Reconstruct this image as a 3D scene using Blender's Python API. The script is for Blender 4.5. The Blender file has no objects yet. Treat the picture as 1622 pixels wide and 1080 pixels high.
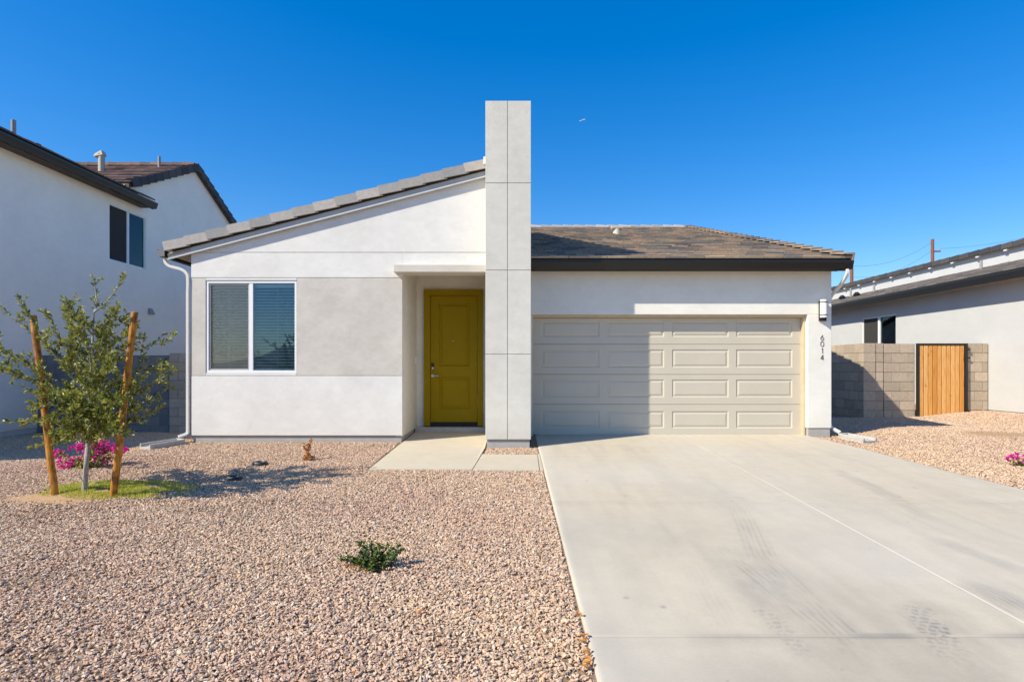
import bpy, math, random
import numpy as np
from mathutils import Vector, Matrix

random.seed(7)
rng = np.random.default_rng(11)
SC = bpy.context.scene
COL = SC.collection
R = math.radians
F = 885.0            # focal length in photo pixels (1622 wide)
CZ = 1.205           # camera height above the garage floor
CX, HY = 811.0, 583.0


def P(px, py, Y):
    return Vector(((px - CX) * Y / F, Y, CZ - (py - HY) * Y / F))


SLOPE = 0.043


def base(Y):
    return -SLOPE * (10.16 - Y) if Y < 10.16 else 0.0


def on_slab(px, py):
    Y = (CZ + SLOPE * 10.16) / ((py - HY) / F + SLOPE)
    return (px - CX) * Y / F, Y


def sstep(a, b, x):
    t = max(0.0, min(1.0, (x - a) / (b - a)))
    return t * t * (3 - 2 * t)


def ground(X, Y):
    z = base(max(Y, -6.0)) - 0.02
    if X < -4.8:
        z -= 0.25 * sstep(-5.5, -7.4, X) * sstep(6.8, 10.2, Y)
    if X > 5.6:
        z += 0.17 * sstep(9.3, 11.7, X) * sstep(8.5, 13.0, Y)
        z += 0.05 * sstep(6.2, 7.5, X) * sstep(6.0, 9.0, Y) * (1 - sstep(10.5, 13.5, Y))
    # gentle unevenness of the raked gravel
    if -11 < X < 0.2 or 5.9 < X < 12:
        z += 0.010 * math.sin(X * 1.7 + 0.6) * math.sin(Y * 1.3 + 1.1) + 0.003 * math.sin(X * 4.1) * math.sin(Y * 3.7)
    if -6 < X < -3.4 and 4.8 < Y < 7.6:   # little mound round the staked tree
        d = math.hypot((X + 4.65) / 1.0, (Y - 6.15) / 0.8)
        z += 0.05 * max(0.0, 1 - d) ** 1.0
    return z


# ------------------------------------------------------------------ builders
class MB:
    def __init__(s):
        s.v = []; s.f = []; s.t = []

    def face(s, pts, tint=0.5):
        i = len(s.v)
        s.v += [tuple(p) for p in pts]
        s.f.append(tuple(range(i, i + len(pts)))); s.t.append(tint)

    def box(s, x0, y0, z0, x1, y1, z1, tint=0.5):
        if x0 > x1: x0, x1 = x1, x0
        if y0 > y1: y0, y1 = y1, y0
        if z0 > z1: z0, z1 = z1, z0
        i = len(s.v)
        s.v += [(x0, y0, z0), (x1, y0, z0), (x1, y1, z0), (x0, y1, z0), (x0, y0, z1), (x1, y0, z1), (x1, y1, z1), (x0, y1, z1)]
        for q in ((0, 3, 2, 1), (4, 5, 6, 7), (0, 1, 5, 4), (1, 2, 6, 5), (2, 3, 7, 6), (3, 0, 4, 7)):
            s.f.append(tuple(i + k for k in q)); s.t.append(tint)
        return s

    def hexa(s, b, t, tint=0.5):
        i = len(s.v)
        s.v += [tuple(p) for p in b] + [tuple(p) for p in t]
        for q in ((0, 3, 2, 1), (4, 5, 6, 7), (0, 1, 5, 4), (1, 2, 6, 5), (2, 3, 7, 6), (3, 0, 4, 7)):
            s.f.append(tuple(i + k for k in q)); s.t.append(tint)
        return s

    def prism(s, poly, ax, a0, a1, tint=0.5):
        """poly: list of 2-tuples; ax 'y': (x,z) extruded in y; ax 'x': (y,z) in x; ax 'z': (x,y) in z"""
        def mk(p, a):
            return (p[0], a, p[1]) if ax == 'y' else (a, p[0], p[1]) if ax == 'x' else (p[0], p[1], a)
        n = len(poly); i = len(s.v)
        s.v += [mk(p, a0) for p in poly] + [mk(p, a1) for p in poly]
        s.f.append(tuple(i + k for k in range(n))); s.t.append(tint)
        s.f.append(tuple(i + n + k for k in reversed(range(n)))); s.t.append(tint)
        for k in range(n):
            s.f.append((i + k, i + n + k, i + n + (k + 1) % n, i + (k + 1) % n)); s.t.append(tint)
        return s

    def tube(s, pts, rad, n=8, cap=True, tint=0.5, squash=None):
        pts = [Vector(p) for p in pts]
        if not isinstance(rad, (list, tuple)): rad = [rad] * len(pts)
        i0 = len(s.v)
        prev = None
        for k, p in enumerate(pts):
            d = (pts[min(k + 1, len(pts) - 1)] - pts[max(k - 1, 0)]).normalized()
            ref = Vector((0, 0, 1)) if abs(d.z) < 0.9 else Vector((1, 0, 0))
            if prev is None:
                a = d.cross(ref).normalized()
            else:
                a = (prev - d * prev.dot(d)).normalized()
            prev = a
            b = d.cross(a).normalized()
            for j in range(n):
                t = 2 * math.pi * (j + .5) / n
                q = p + (a * math.cos(t) + b * math.sin(t)) * rad[k]
                s.v.append(tuple(q))
        for k in range(len(pts) - 1):
            for j in range(n):
                A = i0 + k * n + j; B = i0 + k * n + (j + 1) % n
                s.f.append((A, B, B + n, A + n)); s.t.append(tint)
        if cap:
            s.f.append(tuple(i0 + j for j in reversed(range(n)))); s.t.append(tint)
            e = i0 + (len(pts) - 1) * n
            s.f.append(tuple(e + j for j in range(n))); s.t.append(tint)
        return s

    def build(s, name, m, parent=None, bevel=0.0, smooth=False, tints=False):
        me = bpy.data.meshes.new(name)
        off = Vector((0, 0, 0))
        p = parent
        while p is not None:
            off += p.location; p = p.parent
        vs = [(a - off.x, b - off.y, c - off.z) for a, b, c in s.v]
        me.from_pydata(vs, [], s.f)
        me.materials.append(m)
        if tints:
            at = me.attributes.new('tint', 'FLOAT', 'FACE')
            at.data.foreach_set('value', np.array(s.t, dtype=np.float32))
        if smooth:
            me.polygons.foreach_set('use_smooth', [True] * len(me.polygons))
        me.update()
        o = bpy.data.objects.new(name, me)
        COL.objects.link(o)
        if parent is not None: o.parent = parent
        if bevel > 0:
            # weld then bevel so that corners get a soft plastered edge
            b = o.modifiers.new('soft_edge', 'BEVEL'); b.width = bevel; b.segments = 2; b.limit_method = 'ANGLE'; b.angle_limit = R(40)
        return o


def tag(o, label=None, cat=None, group=None, kind=None):
    if label: o['label'] = label
    if cat: o['category'] = cat
    if group: o['group'] = group
    if kind: o['kind'] = kind
    return o


def empty(name, loc, label=None, cat=None, group=None, kind=None):
    o = bpy.data.objects.new(name, None)
    o.empty_display_size = 0.2
    o.location = loc
    COL.objects.link(o)
    return tag(o, label, cat, group, kind)


# ------------------------------------------------------------------ materials
class NT:
    def __init__(s, name):
        s.m = bpy.data.materials.new(name); s.m.use_nodes = True
        s.t = s.m.node_tree; s.n = s.t.nodes; s.l = s.t.links
        s.b = s.n['Principled BSDF']
        s.out = s.n['Material Output']
        s.tc = None

    def node(s, ty, **kw):
        n = s.n.new(ty)
        for k, v in kw.items():
            if k.startswith('i_'):
                n.inputs[k[2:].replace('_', ' ')].default_value = v
            else:
                setattr(n, k, v)
        return n

    def obj(s):
        if s.tc is None:
            g = s.node('ShaderNodeNewGeometry'); s.tc = g.outputs['Position']
        return s.tc

    def link(s, a, b): s.l.new(a, b)

    def noise(s, scale, detail=4, rough=.55, vec=None, stretch=None):
        n = s.node('ShaderNodeTexNoise'); n.inputs['Scale'].default_value = scale
        n.inputs['Detail'].default_value = detail; n.inputs['Roughness'].default_value = rough
        v = vec or s.obj()
        if stretch:
            mp = s.node('ShaderNodeMapping'); mp.inputs['Scale'].default_value = stretch
            s.link(v, mp.inputs['Vector']); v = mp.outputs[0]
        s.link(v, n.inputs['Vector'])
        return n.outputs['Fac']

    def ramp(s, fac, stops, interp='LINEAR'):
        r = s.node('ShaderNodeValToRGB'); cr = r.color_ramp; cr.interpolation = interp
        while len(cr.elements) < len(stops): cr.elements.new(0.5)
        for e, (p, c) in zip(cr.elements, stops):
            e.position = p; e.color = (*c, 1)
        s.link(fac, r.inputs['Fac'])
        return r.outputs['Color']

    def mix(s, fac, a, b, mode='MIX'):
        m = s.node('ShaderNodeMix'); m.data_type = 'RGBA'; m.blend_type = mode
        for sock, v in ((m.inputs[0], fac), (m.inputs[6], a), (m.inputs[7], b)):
            if isinstance(v, (int, float)): sock.default_value = v
            elif isinstance(v, tuple): sock.default_value = (*v, 1)
            else: s.link(v, sock)
        return m.outputs[2]

    def bump(s, h, strength, dist=0.01):
        b = s.node('ShaderNodeBump'); b.inputs['Strength'].default_value = strength; b.inputs['Distance'].default_value = dist
        s.link(h, b.inputs['Height']); s.link(b.outputs[0], s.b.inputs['Normal'])
        return b

    def col(s, c):
        if isinstance(c, tuple): s.b.inputs['Base Color'].default_value = (*c, 1)
        else: s.link(c, s.b.inputs['Base Color'])

    def rough(s, r): s.b.inputs['Roughness'].default_value = r


def sc(c, k): return tuple(min(1, x * k) for x in c)


def plain(name, c, rough=.6, metal=0.0, var=.08, nscale=6.0, bump=0.0, bscale=150):
    t = NT(name)
    n = t.noise(nscale, 5)
    t.col(t.ramp(n, [(.3, sc(c, 1 - var)), (.7, sc(c, 1 + var))]))
    t.rough(rough); t.b.inputs['Metallic'].default_value = metal
    if bump: t.bump(t.noise(bscale, 3), bump, .004)
    return t.m


def stucco(name, c, mott=.07, warm=(1, .985, .96)):
    t = NT(name)
    n1 = t.noise(1.1, 6, .62)
    n2 = t.noise(4.5, 7, .68, stretch=(1, 1, 1.6))
    dk = sc(c, 1 - mott * 1.6); dk = tuple(a * b for a, b in zip(dk, warm))
    a = t.ramp(n1, [(.34, sc(c, 1 - mott)), (.62, sc(c, 1 + mott * .5))])
    b = t.ramp(n2, [(.36, (1 - mott, 1 - mott * 1.1, 1 - mott * 1.25)), (.60, (1, 1, 1))])
    cc = t.mix(1.0, a, b, 'MULTIPLY')
    # splash-up dirt just above the ground
    sx = t.node('ShaderNodeSeparateXYZ'); t.link(t.obj(), sx.inputs[0])
    mr = t.node('ShaderNodeMapRange'); mr.inputs['From Min'].default_value = .02; mr.inputs['From Max'].default_value = .45
    mr.inputs['To Min'].default_value = .35; mr.inputs['To Max'].default_value = 0
    t.link(sx.outputs[2], mr.inputs[0])
    mm = t.node('ShaderNodeMath', operation='MULTIPLY'); t.link(mr.outputs[0], mm.inputs[0]); t.link(t.noise(9, 5, .7), mm.inputs[1])
    cc = t.mix(mm.outputs[0], cc, sc((c[0], c[1] * .93, c[2] * .84), .8))
    t.col(cc); t.rough(.9)
    t.b.inputs['Specular IOR Level'].default_value = .25
    f = t.noise(160, 3, .6); g = t.noise(14, 4, .55)
    ad = t.node('ShaderNodeMath', operation='MULTIPLY_ADD'); ad.inputs[1].default_value = 2.2
    t.link(g, ad.inputs[0]); t.link(f, ad.inputs[2])
    t.bump(ad.outputs[0], .30, .004)
    return t.m


def tinted(name, stops, rough=.8, interp='CONSTANT', mot=.18, bump=.35, nscale=14):
    t = NT(name)
    a = t.node('ShaderNodeAttribute', attribute_name='tint')
    c = t.ramp(a.outputs['Fac'], stops, interp)
    n = t.noise(nscale, 6, .65)
    c = t.mix(1.0, c, t.ramp(n, [(.3, (1 - mot, 1 - mot, 1 - mot)), (.7, (1 + mot * .3,) * 3)]), 'MULTIPLY')
    t.col(c); t.rough(rough)
    if bump: t.bump(t.noise(90, 4), bump, .004)
    return t.m


M = {}
M['white'] = stucco('stucco_white', (.75, .735, .705), .06)
M['band'] = stucco('stucco_greige', (.60, .565, .515), .09)
M['pillar'] = stucco('stucco_pillar', (.63, .61, .555), .07)
M['garagewall'] = stucco('stucco_garage_front', (.80, .77, .70), .045)
M['nbwall'] = stucco('stucco_neighbour', (.93, .875, .79), .035)
M['nbwall2'] = stucco('stucco_right_house', (.55, .55, .545), .03)
M['lintel'] = stucco('stucco_lintel', (.62, .58, .515), .06)
M['entry'] = stucco('stucco_entry', (.76, .715, .64), .06)
M['stem'] = plain('foundation_concrete', (.40, .385, .355), .9, bump=.3)
M['black'] = plain('dark_bronze_metal', (.010, .010, .010), .4)
M['gutgrey'] = plain('charcoal_gutter', (.022, .023, .025), .4)
M['blackmetal'] = plain('black_steel', (.012, .012, .012), .45)
M['trim'] = plain('white_paint', (.66, .64, .61), .5, var=.03)
M['barge'] = plain('painted_barge_board', (.55, .56, .57), .6, var=.05)
M['vinyl'] = plain('white_vinyl', (.80, .81, .82), .4, var=.02)
M['fascia'] = plain('brown_fascia', (.085, .065, .05), .7)
M['soffit'] = plain('beige_soffit', (.42, .34, .25), .8)
M['jamb'] = plain('tan_wood_jamb', (.55, .44, .30), .6)
M['mustard'] = plain('mustard_paint', (.285, .19, .001), .6, var=.05)
M['mustard'].node_tree.nodes['Principled BSDF'].inputs['Specular IOR Level'].default_value = .15
M['garagedoor'] = plain('taupe_steel_door', (.55, .495, .40), .5, var=.025, nscale=2.5, bump=.05, bscale=300)
M['rubber'] = plain('black_rubber', (.015, .015, .015), .8)
M['steel'] = plain('brushed_nickel', (.55, .54, .52), .3, metal=1.0)
M['slat'] = plain('blind_slat', (.88, .89, .87), .5, var=.02)
M['slatdark'] = plain('teal_blind_slat', (.70, .80, .80), .5, var=.05)
M['slatgreen'] = plain('dark_blind_slat', (.70, .80, .76), .5, var=.05)
M['room'] = plain('room_paint', (.42, .42, .40), .9, var=.03)
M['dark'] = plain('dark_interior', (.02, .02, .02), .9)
M['pole'] = plain('weathered_pole', (.23, .085, .035), .8)
M['wire'] = plain('power_cable', (.05, .05, .06), .6)
M['plastic'] = plain('black_plastic', (.02, .022, .024), .5)
M['precast'] = plain('precast_concrete', (.44, .42, .385), .9, var=.12, nscale=12, bump=.4)
M['ventbeige'] = plain('beige_vent', (.50, .44, .34), .6)
M['ventgrey'] = plain('galvanised_vent', (.30, .29, .27), .5)
M['air'] = plain('aircraft_white', (.85, .87, .9), .4)
M['num'] = plain('dark_house_number', (.025, .015, .012), .4)
M['tilegrey'] = tinted('rake_tile', [(0, (.36, .34, .32)), (.3, (.43, .40, .37)), (.6, (.31, .305, .30)), (.8, (.47, .43, .39))], .85)
M['tilemain'] = tinted('concrete_roof_tile', [(0, (.33, .255, .19)), (.16, (.42, .32, .225)), (.30, (.235, .205, .18)), (.42, (.46, .345, .235)), (.56, (.30, .25, .205)), (.72, (.37, .275, .205)), (.88, (.18, .17, .16))], .8, mot=.25)
M['tilebrown'] = tinted('brown_roof_tile', [(0, (.13, .075, .06)), (.3, (.17, .10, .08)), (.6, (.10, .07, .065)), (.8, (.20, .125, .10))], .85)
M['tilegreyroof'] = tinted('grey_roof_tile', [(0, (.17, .15, .14)), (.3, (.215, .185, .17)), (.6, (.145, .135, .135)), (.8, (.25, .215, .195))], .8)
M['tiledark'] = tinted('charcoal_roof_tile', [(0, (.055, .052, .056)), (.3, (.075, .068, .068)), (.6, (.045, .046, .052)), (.8, (.09, .08, .078))], .8)
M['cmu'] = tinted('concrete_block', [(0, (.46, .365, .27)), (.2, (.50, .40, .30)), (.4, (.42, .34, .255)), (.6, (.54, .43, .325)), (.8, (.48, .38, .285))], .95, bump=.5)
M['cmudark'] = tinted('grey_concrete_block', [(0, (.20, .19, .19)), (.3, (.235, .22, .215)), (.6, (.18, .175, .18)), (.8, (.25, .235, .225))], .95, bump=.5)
M['mortar'] = plain('mortar', (.24, .22, .20), .95)


def wood_mat():
    t = NT('cedar_picket')
    a = t.node('ShaderNodeAttribute', attribute_name='tint')
    c = t.ramp(a.outputs['Fac'], [(0, (.72, .34, .085)), (.25, (.80, .42, .13)), (.5, (.66, .28, .055)), (.75, (.82, .46, .17)), (1, (.74, .36, .09))])
    g = t.noise(26, 6, .6, stretch=(3, 3, .12))
    k = t.noise(5.0, 2, .5, stretch=(1, 1, .7))
    c = t.mix(1, c, t.ramp(g, [(.35, (.72, .64, .55)), (.6, (1, 1, 1))]), 'MULTIPLY')
    c = t.mix(1, c, t.ramp(k, [(.26, (.62, .48, .36)), (.36, (1, 1, 1))]), 'MULTIPLY')
    t.col(c); t.rough(.7); t.bump(g, .2, .003)
    return t.m


def stake_mat():
    t = NT('treated_pole')
    g = t.noise(18, 6, .6, stretch=(3, 3, .25))
    c = t.ramp(g, [(.3, (.17, .06, .006)), (.5, (.46, .18, .012)), (.7, (.62, .29, .03))])
    k = t.noise(9, 3, .6)
    c = t.mix(1, c, t.ramp(k, [(.35, (.45, .38, .32)), (.5, (1, 1, 1))]), 'MULTIPLY')
    t.col(c); t.rough(.65); t.bump(g, .3, .005)
    return t.m


def bark_mat():
    t = NT('pale_bark')
    g = t.noise(40, 6, .6, stretch=(2, 2, .5))
    t.col(t.ramp(g, [(.3, (.16, .14, .12)), (.6, (.40, .37, .34))])); t.rough(.9); t.bump(g, .5, .005)
    return t.m


def leaf_mat(name, stops, trans=.3, rough=.4):
    t = NT(name)
    a = t.node('ShaderNodeAttribute', attribute_name='tint')
    c = t.ramp(a.outputs['Fac'], stops)
    t.col(c); t.rough(rough)
    tr = t.node('ShaderNodeBsdfTranslucent'); t.link(c, tr.inputs[0])
    mx = t.node('ShaderNodeMixShader'); mx.inputs[0].default_value = trans
    t.link(t.b.outputs[0], mx.inputs[1]); t.link(tr.outputs[0], mx.inputs[2]); t.link(mx.outputs[0], t.out.inputs[0])
    return t.m


M['cedar'] = wood_mat(); M['stake'] = stake_mat(); M['bark'] = bark_mat()
M['leaf'] = leaf_mat('olive_green_leaf', [(0, (.05, .08, .010)), (.4, (.19, .225, .028)), (.75, (.40, .39, .07)), (1, (.60, .55, .18))], .32, .38)
M['leafdk'] = leaf_mat('dark_glossy_leaf', [(0, (.03, .07, .015)), (.5, (.10, .165, .028)), (1, (.30, .31, .06))], .22, .35)
M['leafdry'] = leaf_mat('dry_leaf', [(0, (.38, .15, .04)), (.5, (.58, .26, .07)), (1, (.75, .40, .14))], .3, .8)
M['bract'] = leaf_mat('magenta_bract', [(0, (.58, .006, .24)), (.5, (.82, .012, .40)), (1, (.90, .07, .55))], .3, .5)
M['grass'] = leaf_mat('lime_grass', [(0, (.36, .36, .04)), (.5, (.52, .54, .08)), (1, (.68, .64, .17))], .4, .6)


def glass_mat(name, refl, tint, trans=(.9, .95, .93)):
    t = NT(name); t.n.remove(t.b)
    g = t.node('ShaderNodeBsdfGlossy'); g.inputs['Color'].default_value = (*tint, 1); g.inputs['Roughness'].default_value = .01
    tr = t.node('ShaderNodeBsdfTransparent'); tr.inputs['Color'].default_value = (*trans, 1)
    f = t.node('ShaderNodeFresnel'); f.inputs['IOR'].default_value = 1.5
    ad = t.node('ShaderNodeMath', operation='ADD'); ad.use_clamp = True; ad.inputs[1].default_value = refl
    t.link(f.outputs[0], ad.inputs[0])
    mx = t.node('ShaderNodeMixShader'); t.link(ad.outputs[0], mx.inputs[0]); t.link(tr.outputs[0], mx.inputs[1]); t.link(g.outputs[0], mx.inputs[2])
    t.link(mx.outputs[0], t.out.inputs[0])
    return t.m


def screen_mat(name, c, cover):
    t = NT(name); t.col(c); t.rough(.9)
    tr = t.node('ShaderNodeBsdfTransparent')
    mx = t.node('ShaderNodeMixShader'); mx.inputs[0].default_value = cover
    t.link(tr.outputs[0], mx.inputs[1]); t.link(t.b.outputs[0], mx.inputs[2]); t.link(mx.outputs[0], t.out.inputs[0])
    return t.m


M['glass'] = glass_mat('window_glass', .04, (.50, .64, .78), (.84, .93, .92))
M['glassleft'] = glass_mat('screened_glass', .015, (.9, .95, 1.0), (.8, .88, .84))
M['glassnb'] = glass_mat('neighbour_glass', .0, (.8, .95, 1.0), (.80, 1.0, .98))
M['screen'] = screen_mat('insect_screen', (.34, .33, .31), .12)
M['screennb'] = screen_mat('dark_insect_screen', (.05, .048, .045), .75)


def lamp_glass():
    t = NT('opal_lamp_glass'); t.col((.86, .82, .76)); t.rough(.25)
    return t.m


M['opal'] = lamp_glass()


# ground under the gravel
def ground_mat():
    t = NT('decomposed_granite')
    v = t.node('ShaderNodeTexVoronoi'); v.inputs['Scale'].default_value = 42; t.link(t.obj(), v.inputs['Vector'])
    n = t.noise(1.3, 5); n2 = t.noise(25, 5, .7)
    sv = t.node('ShaderNodeSeparateColor'); t.link(v.outputs['Color'], sv.inputs[0])
    c = t.ramp(sv.outputs[0], [(0, (.15, .105, .07)), (.3, (.25, .17, .11)), (.6, (.31, .22, .145)), (1, (.38, .28, .20))])
    c = t.mix(1, c, t.ramp(n, [(.3, (.75, .70, .64)), (.65, (1, 1, 1))]), 'MULTIPLY')
    c = t.mix(.4, c, t.ramp(n2, [(.3, (.18, .12, .075)), (.7, (.36, .25, .16))]))
    t.col(c); t.rough(.95)
    t.bump(v.outputs['Distance'], .7, .012)
    return t.m


def dirt_mat(name, a, b):
    t = NT(name)
    n = t.noise(18, 7, .7)
    t.col(t.ramp(n, [(.3, a), (.7, b)])); t.rough(.97); t.bump(t.noise(70, 5, .7), .8, .012)
    return t.m


def stone_mat():
    t = NT('crushed_rock')
    o = t.node('ShaderNodeObjectInfo')
    c = t.ramp(o.outputs['Random'], [(0, (.47, .365, .295)), (.14, (.53, .435, .36)), (.28, (.43, .325, .265)), (.40, (.48, .36, .30)), (.50, (.41, .37, .34)),
                                     (.60, (.56, .47, .385)), (.68, (.47, .36, .27)), (.78, (.34, .265, .22)), (.86, (.55, .49, .435)), (.93, (.50, .35, .23)), (.96, (.27, .225, .20))], 'CONSTANT')
    n = t.noise(60, 4, .6)
    c = t.mix(1, c, t.ramp(n, [(.3, (1.12, 1.03, .90)), (.7, (1.38, 1.27, 1.11))]), 'MULTIPLY')
    # yard-scale drift from pinkish to tan
    d = t.noise(.55, 3)
    c = t.mix(1, c, t.ramp(d, [(.32, (.93, .85, .84)), (.5, (1.0, .97, .95)), (.68, (1.03, 1.0, .93))]), 'MULTIPLY')
    t.col(c); t.rough(.85)
    return t.m


M['ground'] = ground_mat(); M['stone'] = stone_mat()
M['dirt'] = dirt_mat('tan_dirt', (.36, .22, .115), (.52, .34, .19))


def concrete_mat():
    t = NT('broom_finished_concrete')
    n1 = t.noise(.55, 5, .6); n2 = t.noise(5, 6, .7); n3 = t.noise(60, 4, .6)
    c = t.ramp(n1, [(.3, (.545, .455, .315)), (.52, (.575, .495, .365)), (.72, (.535, .485, .41))])
    c = t.mix(.5, c, t.ramp(n2, [(.32, (.475, .41, .31)), (.68, (.60, .53, .405))]))
    c = t.mix(.25, c, t.ramp(n3, [(.3, (.37, .33, .28)), (.7, (.52, .475, .41))]))
    a = t.node('ShaderNodeAttribute', attribute_name='stain')
    c = t.mix(a.outputs['Fac'], c, (.19, .18, .17))
    j = t.node('ShaderNodeAttribute', attribute_name='pale')
    c = t.mix(j.outputs['Fac'], c, (.60, .57, .52))
    t.col(c); t.rough(.85); t.b.inputs['Specular IOR Level'].default_value = .3
    w = t.noise(200, 3, .6, stretch=(.12, 1, 1))
    t.bump(w, .3, .004)
    return t.m


M['concrete'] = concrete_mat()

# ------------------------------------------------------------------ roof tiles


def tiles(mb, O, U, V, W, L, tw=.335, te=.345, th=.032, jit=.006):
    O, U, V = Vector(O), Vector(U).normalized(), Vector(V).normalized()
    N = U.cross(V).normalized()
    if N.z < 0: N = -N
    rows = int(math.ceil(L / te))
    for r in range(rows):
        v0 = r * te; v1 = min(L, v0 + te + .05)
        off = -tw * (.5 if r % 2 else 0) - tw * .0
        u = off
        while u < W - .01:
            a = max(0, u) + .003; b = min(W, u + tw) - .003
            u += tw
            if b - a < .03: continue
            j = random.uniform(-jit, jit); k = random.uniform(-.012, .012) if r else 0
            lo = th * 1.55 + j; hi = th * .55
            p = [O + U * a + V * (v0 + k), O + U * b + V * (v0 + k), O + U * b + V * v1, O + U * a + V * v1]
            t = random.random()
            bt = [p[0] + N * .012, p[1] + N * .012, p[2], p[3]]
            tp = [p[0] + N * lo, p[1] + N * (lo + random.uniform(-.003, .003)), p[2] + N * hi, p[3] + N * hi]
            mb.hexa(bt, tp, t)
    return mb


def rake_tiles(mb, A, B, out, up, drop=.16, ln=.36, over=.16, thick=.03, lift=.022):
    """L-shaped trim tiles stepping along a rake from low A to high B. out: outward unit vector."""
    A, B, out, up = Vector(A), Vector(B), Vector(out), Vector(up)
    d = (B - A); L = d.length; d.normalize()
    n = int(round(L / ln)); ln = L / n
    for i in range(n):
        s0 = i * ln - .02; s1 = (i + 1) * ln + .03
        p0 = A + d * s0 + up * lift; p1 = A + d * s1
        t = random.random()
        o0 = out * (.012); o1 = out * 0
        # vertical leg
        mb.hexa([p0 + o0 - up * drop, p1 + o1 - up * drop, p1 + o1 - out * thick - up * drop, p0 + o0 - out * thick - up * drop],
                [p0 + o0, p1 + o1, p1 + o1 - out * thick, p0 + o0 - out * thick], t)
        # top leg
        q0 = p0 + o0 - out * thick; q1 = p1 + o1 - out * thick
        mb.hexa([q0 - up * thick, q1 - up * thick, q1 - out * over - up * thick, q0 - out * over - up * thick],
                [q0, q1, q1 - out * over - up * .012, q0 - out * over - up * .012], t)
    return mb


def gutter(mb, ax, a0, a1, c_front, c_back, z0, z1):
    """K-style gutter; ax 'x' runs along x (profile in y,z), ax 'y' runs along y (profile in x,z)."""
    w = c_back - c_front
    prof = [(c_back, z0), (c_front + w * .38, z0), (c_front + w * .22, z0 + (z1 - z0) * .35), (c_front + w * .02, z0 + (z1 - z0) * .72), (c_front, z0 + (z1 - z0) * .8), (c_front, z1),
            (c_front + w * .12, z1), (c_front + w * .12, z1 - .012), (c_back, z1 - .012)]
    mb.prism(prof, ax, a0, a1)
    return mb


def panel_face(mb, x0, x1, z0, z1, cols, pz0, pz1, y, ring=.028, dep=.012, raise_=.006):
    """steel/wood door section facing -Y with raised panels"""
    f = mb.face
    f([(x0, y, z0), (x1, y, z0), (x1, y, pz0), (x0, y, pz0)])
    f([(x0, y, pz1), (x1, y, pz1), (x1, y, z1), (x0, y, z1)])
    xs = [x0]
    for a, b in cols: xs += [a, b]
    xs.append(x1)
    for k in range(0, len(xs), 2):
        f([(xs[k], y, pz0), (xs[k + 1], y, pz0), (xs[k + 1], y, pz1), (xs[k], y, pz1)])
    for a, b in cols:
        def rect(i, d): return [(a + i, y + d, pz0 + i), (b - i, y + d, pz0 + i), (b - i, y + d, pz1 - i), (a + i, y + d, pz1 - i)]
        levels = [rect(0, 0), rect(ring * .3, dep), rect(ring * .65, dep), rect(ring * 1.25, dep - raise_ * 1.6)]
        for l0, l1 in zip(levels[:-1], levels[1:]):
            for k in range(4):
                f([l0[k], l0[(k + 1) % 4], l1[(k + 1) % 4], l1[k]])
        f(levels[-1])
    # edge returns
    d = .03
    f([(x0, y, z1), (x1, y, z1), (x1, y + d, z1), (x0, y + d, z1)])
    f([(x0, y + d, z0), (x1, y + d, z0), (x1, y, z0), (x0, y, z0)])
    f([(x0, y, z0), (x0, y, z1), (x0, y + d, z1), (x0, y + d, z0)])
    f([(x1, y, z1), (x1, y, z0), (x1, y + d, z0), (x1, y + d, z1)])
    return mb


def downspout(pts, r=.036):
    return MB().tube(pts, r * 1.2, 4, True)


def smooth_path(pts, n=6):
    pts = [Vector(p) for p in pts]
    out = []
    for i in range(len(pts) - 1):
        p0 = pts[max(i - 1, 0)]; p1 = pts[i]; p2 = pts[i + 1]; p3 = pts[min(i + 2, len(pts) - 1)]
        for k in range(n):
            t = k / n
            out.append(.5 * ((2 * p1) + (p2 - p0) * t + (2 * p0 - 5 * p1 + 4 * p2 - p3) * t * t + (3 * p1 - p0 - 3 * p2 + p3) * t ** 3))
    out.append(pts[-1])
    return out


# ================================================================== SETTING
def axis(dense0, dense1, step, far):
    a = list(np.arange(dense0, dense1 + 1e-6, step))
    lo = dense0; d = step
    L = []
    while lo > -far:
        d *= 1.5; lo -= d; L.append(lo)
    hi = dense1; d = step; H = []
    while hi < far:
        d *= 1.5; hi += d; H.append(hi)
    return np.array(L[::-1] + a + H)


def grid_mesh(name, xs, ys, zf, mat, keep=None):
    nx, ny = len(xs), len(ys)
    V = np.empty((nx * ny, 3), np.float32)
    k = 0
    for y in ys:
        for x in xs:
            V[k] = (x, y, zf(x, y)); k += 1
    idx = np.arange(nx * ny).reshape(ny, nx)
    q = np.stack([idx[:-1, :-1], idx[:-1, 1:], idx[1:, 1:], idx[1:, :-1]], -1).reshape(-1, 4)
    if keep is not None:
        cx = (xs[:-1] + xs[1:]) / 2; cy = (ys[:-1] + ys[1:]) / 2
        msk = np.array([keep(x, y) for y in cy for x in cx])
        q = q[msk]
    return mesh_np(name, V, q, mat)


def mesh_np(name, V, Q, mat):
    me = bpy.data.meshes.new(name)
    me.vertices.add(len(V)); me.vertices.foreach_set('co', V.astype(np.float32).ravel())
    me.loops.add(Q.size); me.loops.foreach_set('vertex_index', Q.astype(np.int32).ravel())
    me.polygons.add(len(Q)); me.polygons.foreach_set('loop_start', np.arange(0, Q.size, 4, dtype=np.int32))
    me.update(calc_edges=True); me.validate()
    me.materials.append(mat)
    o = bpy.data.objects.new(name, me); COL.objects.link(o)
    return o


g = grid_mesh('ground', axis(-14, 14, .2, 3000), axis(-2, 16, .2, 3000), lambda x, y: ground(x, y), M['ground'])
tag(g, 'tan decomposed granite earth under the gravel yard', 'ground', kind='structure')

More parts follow.
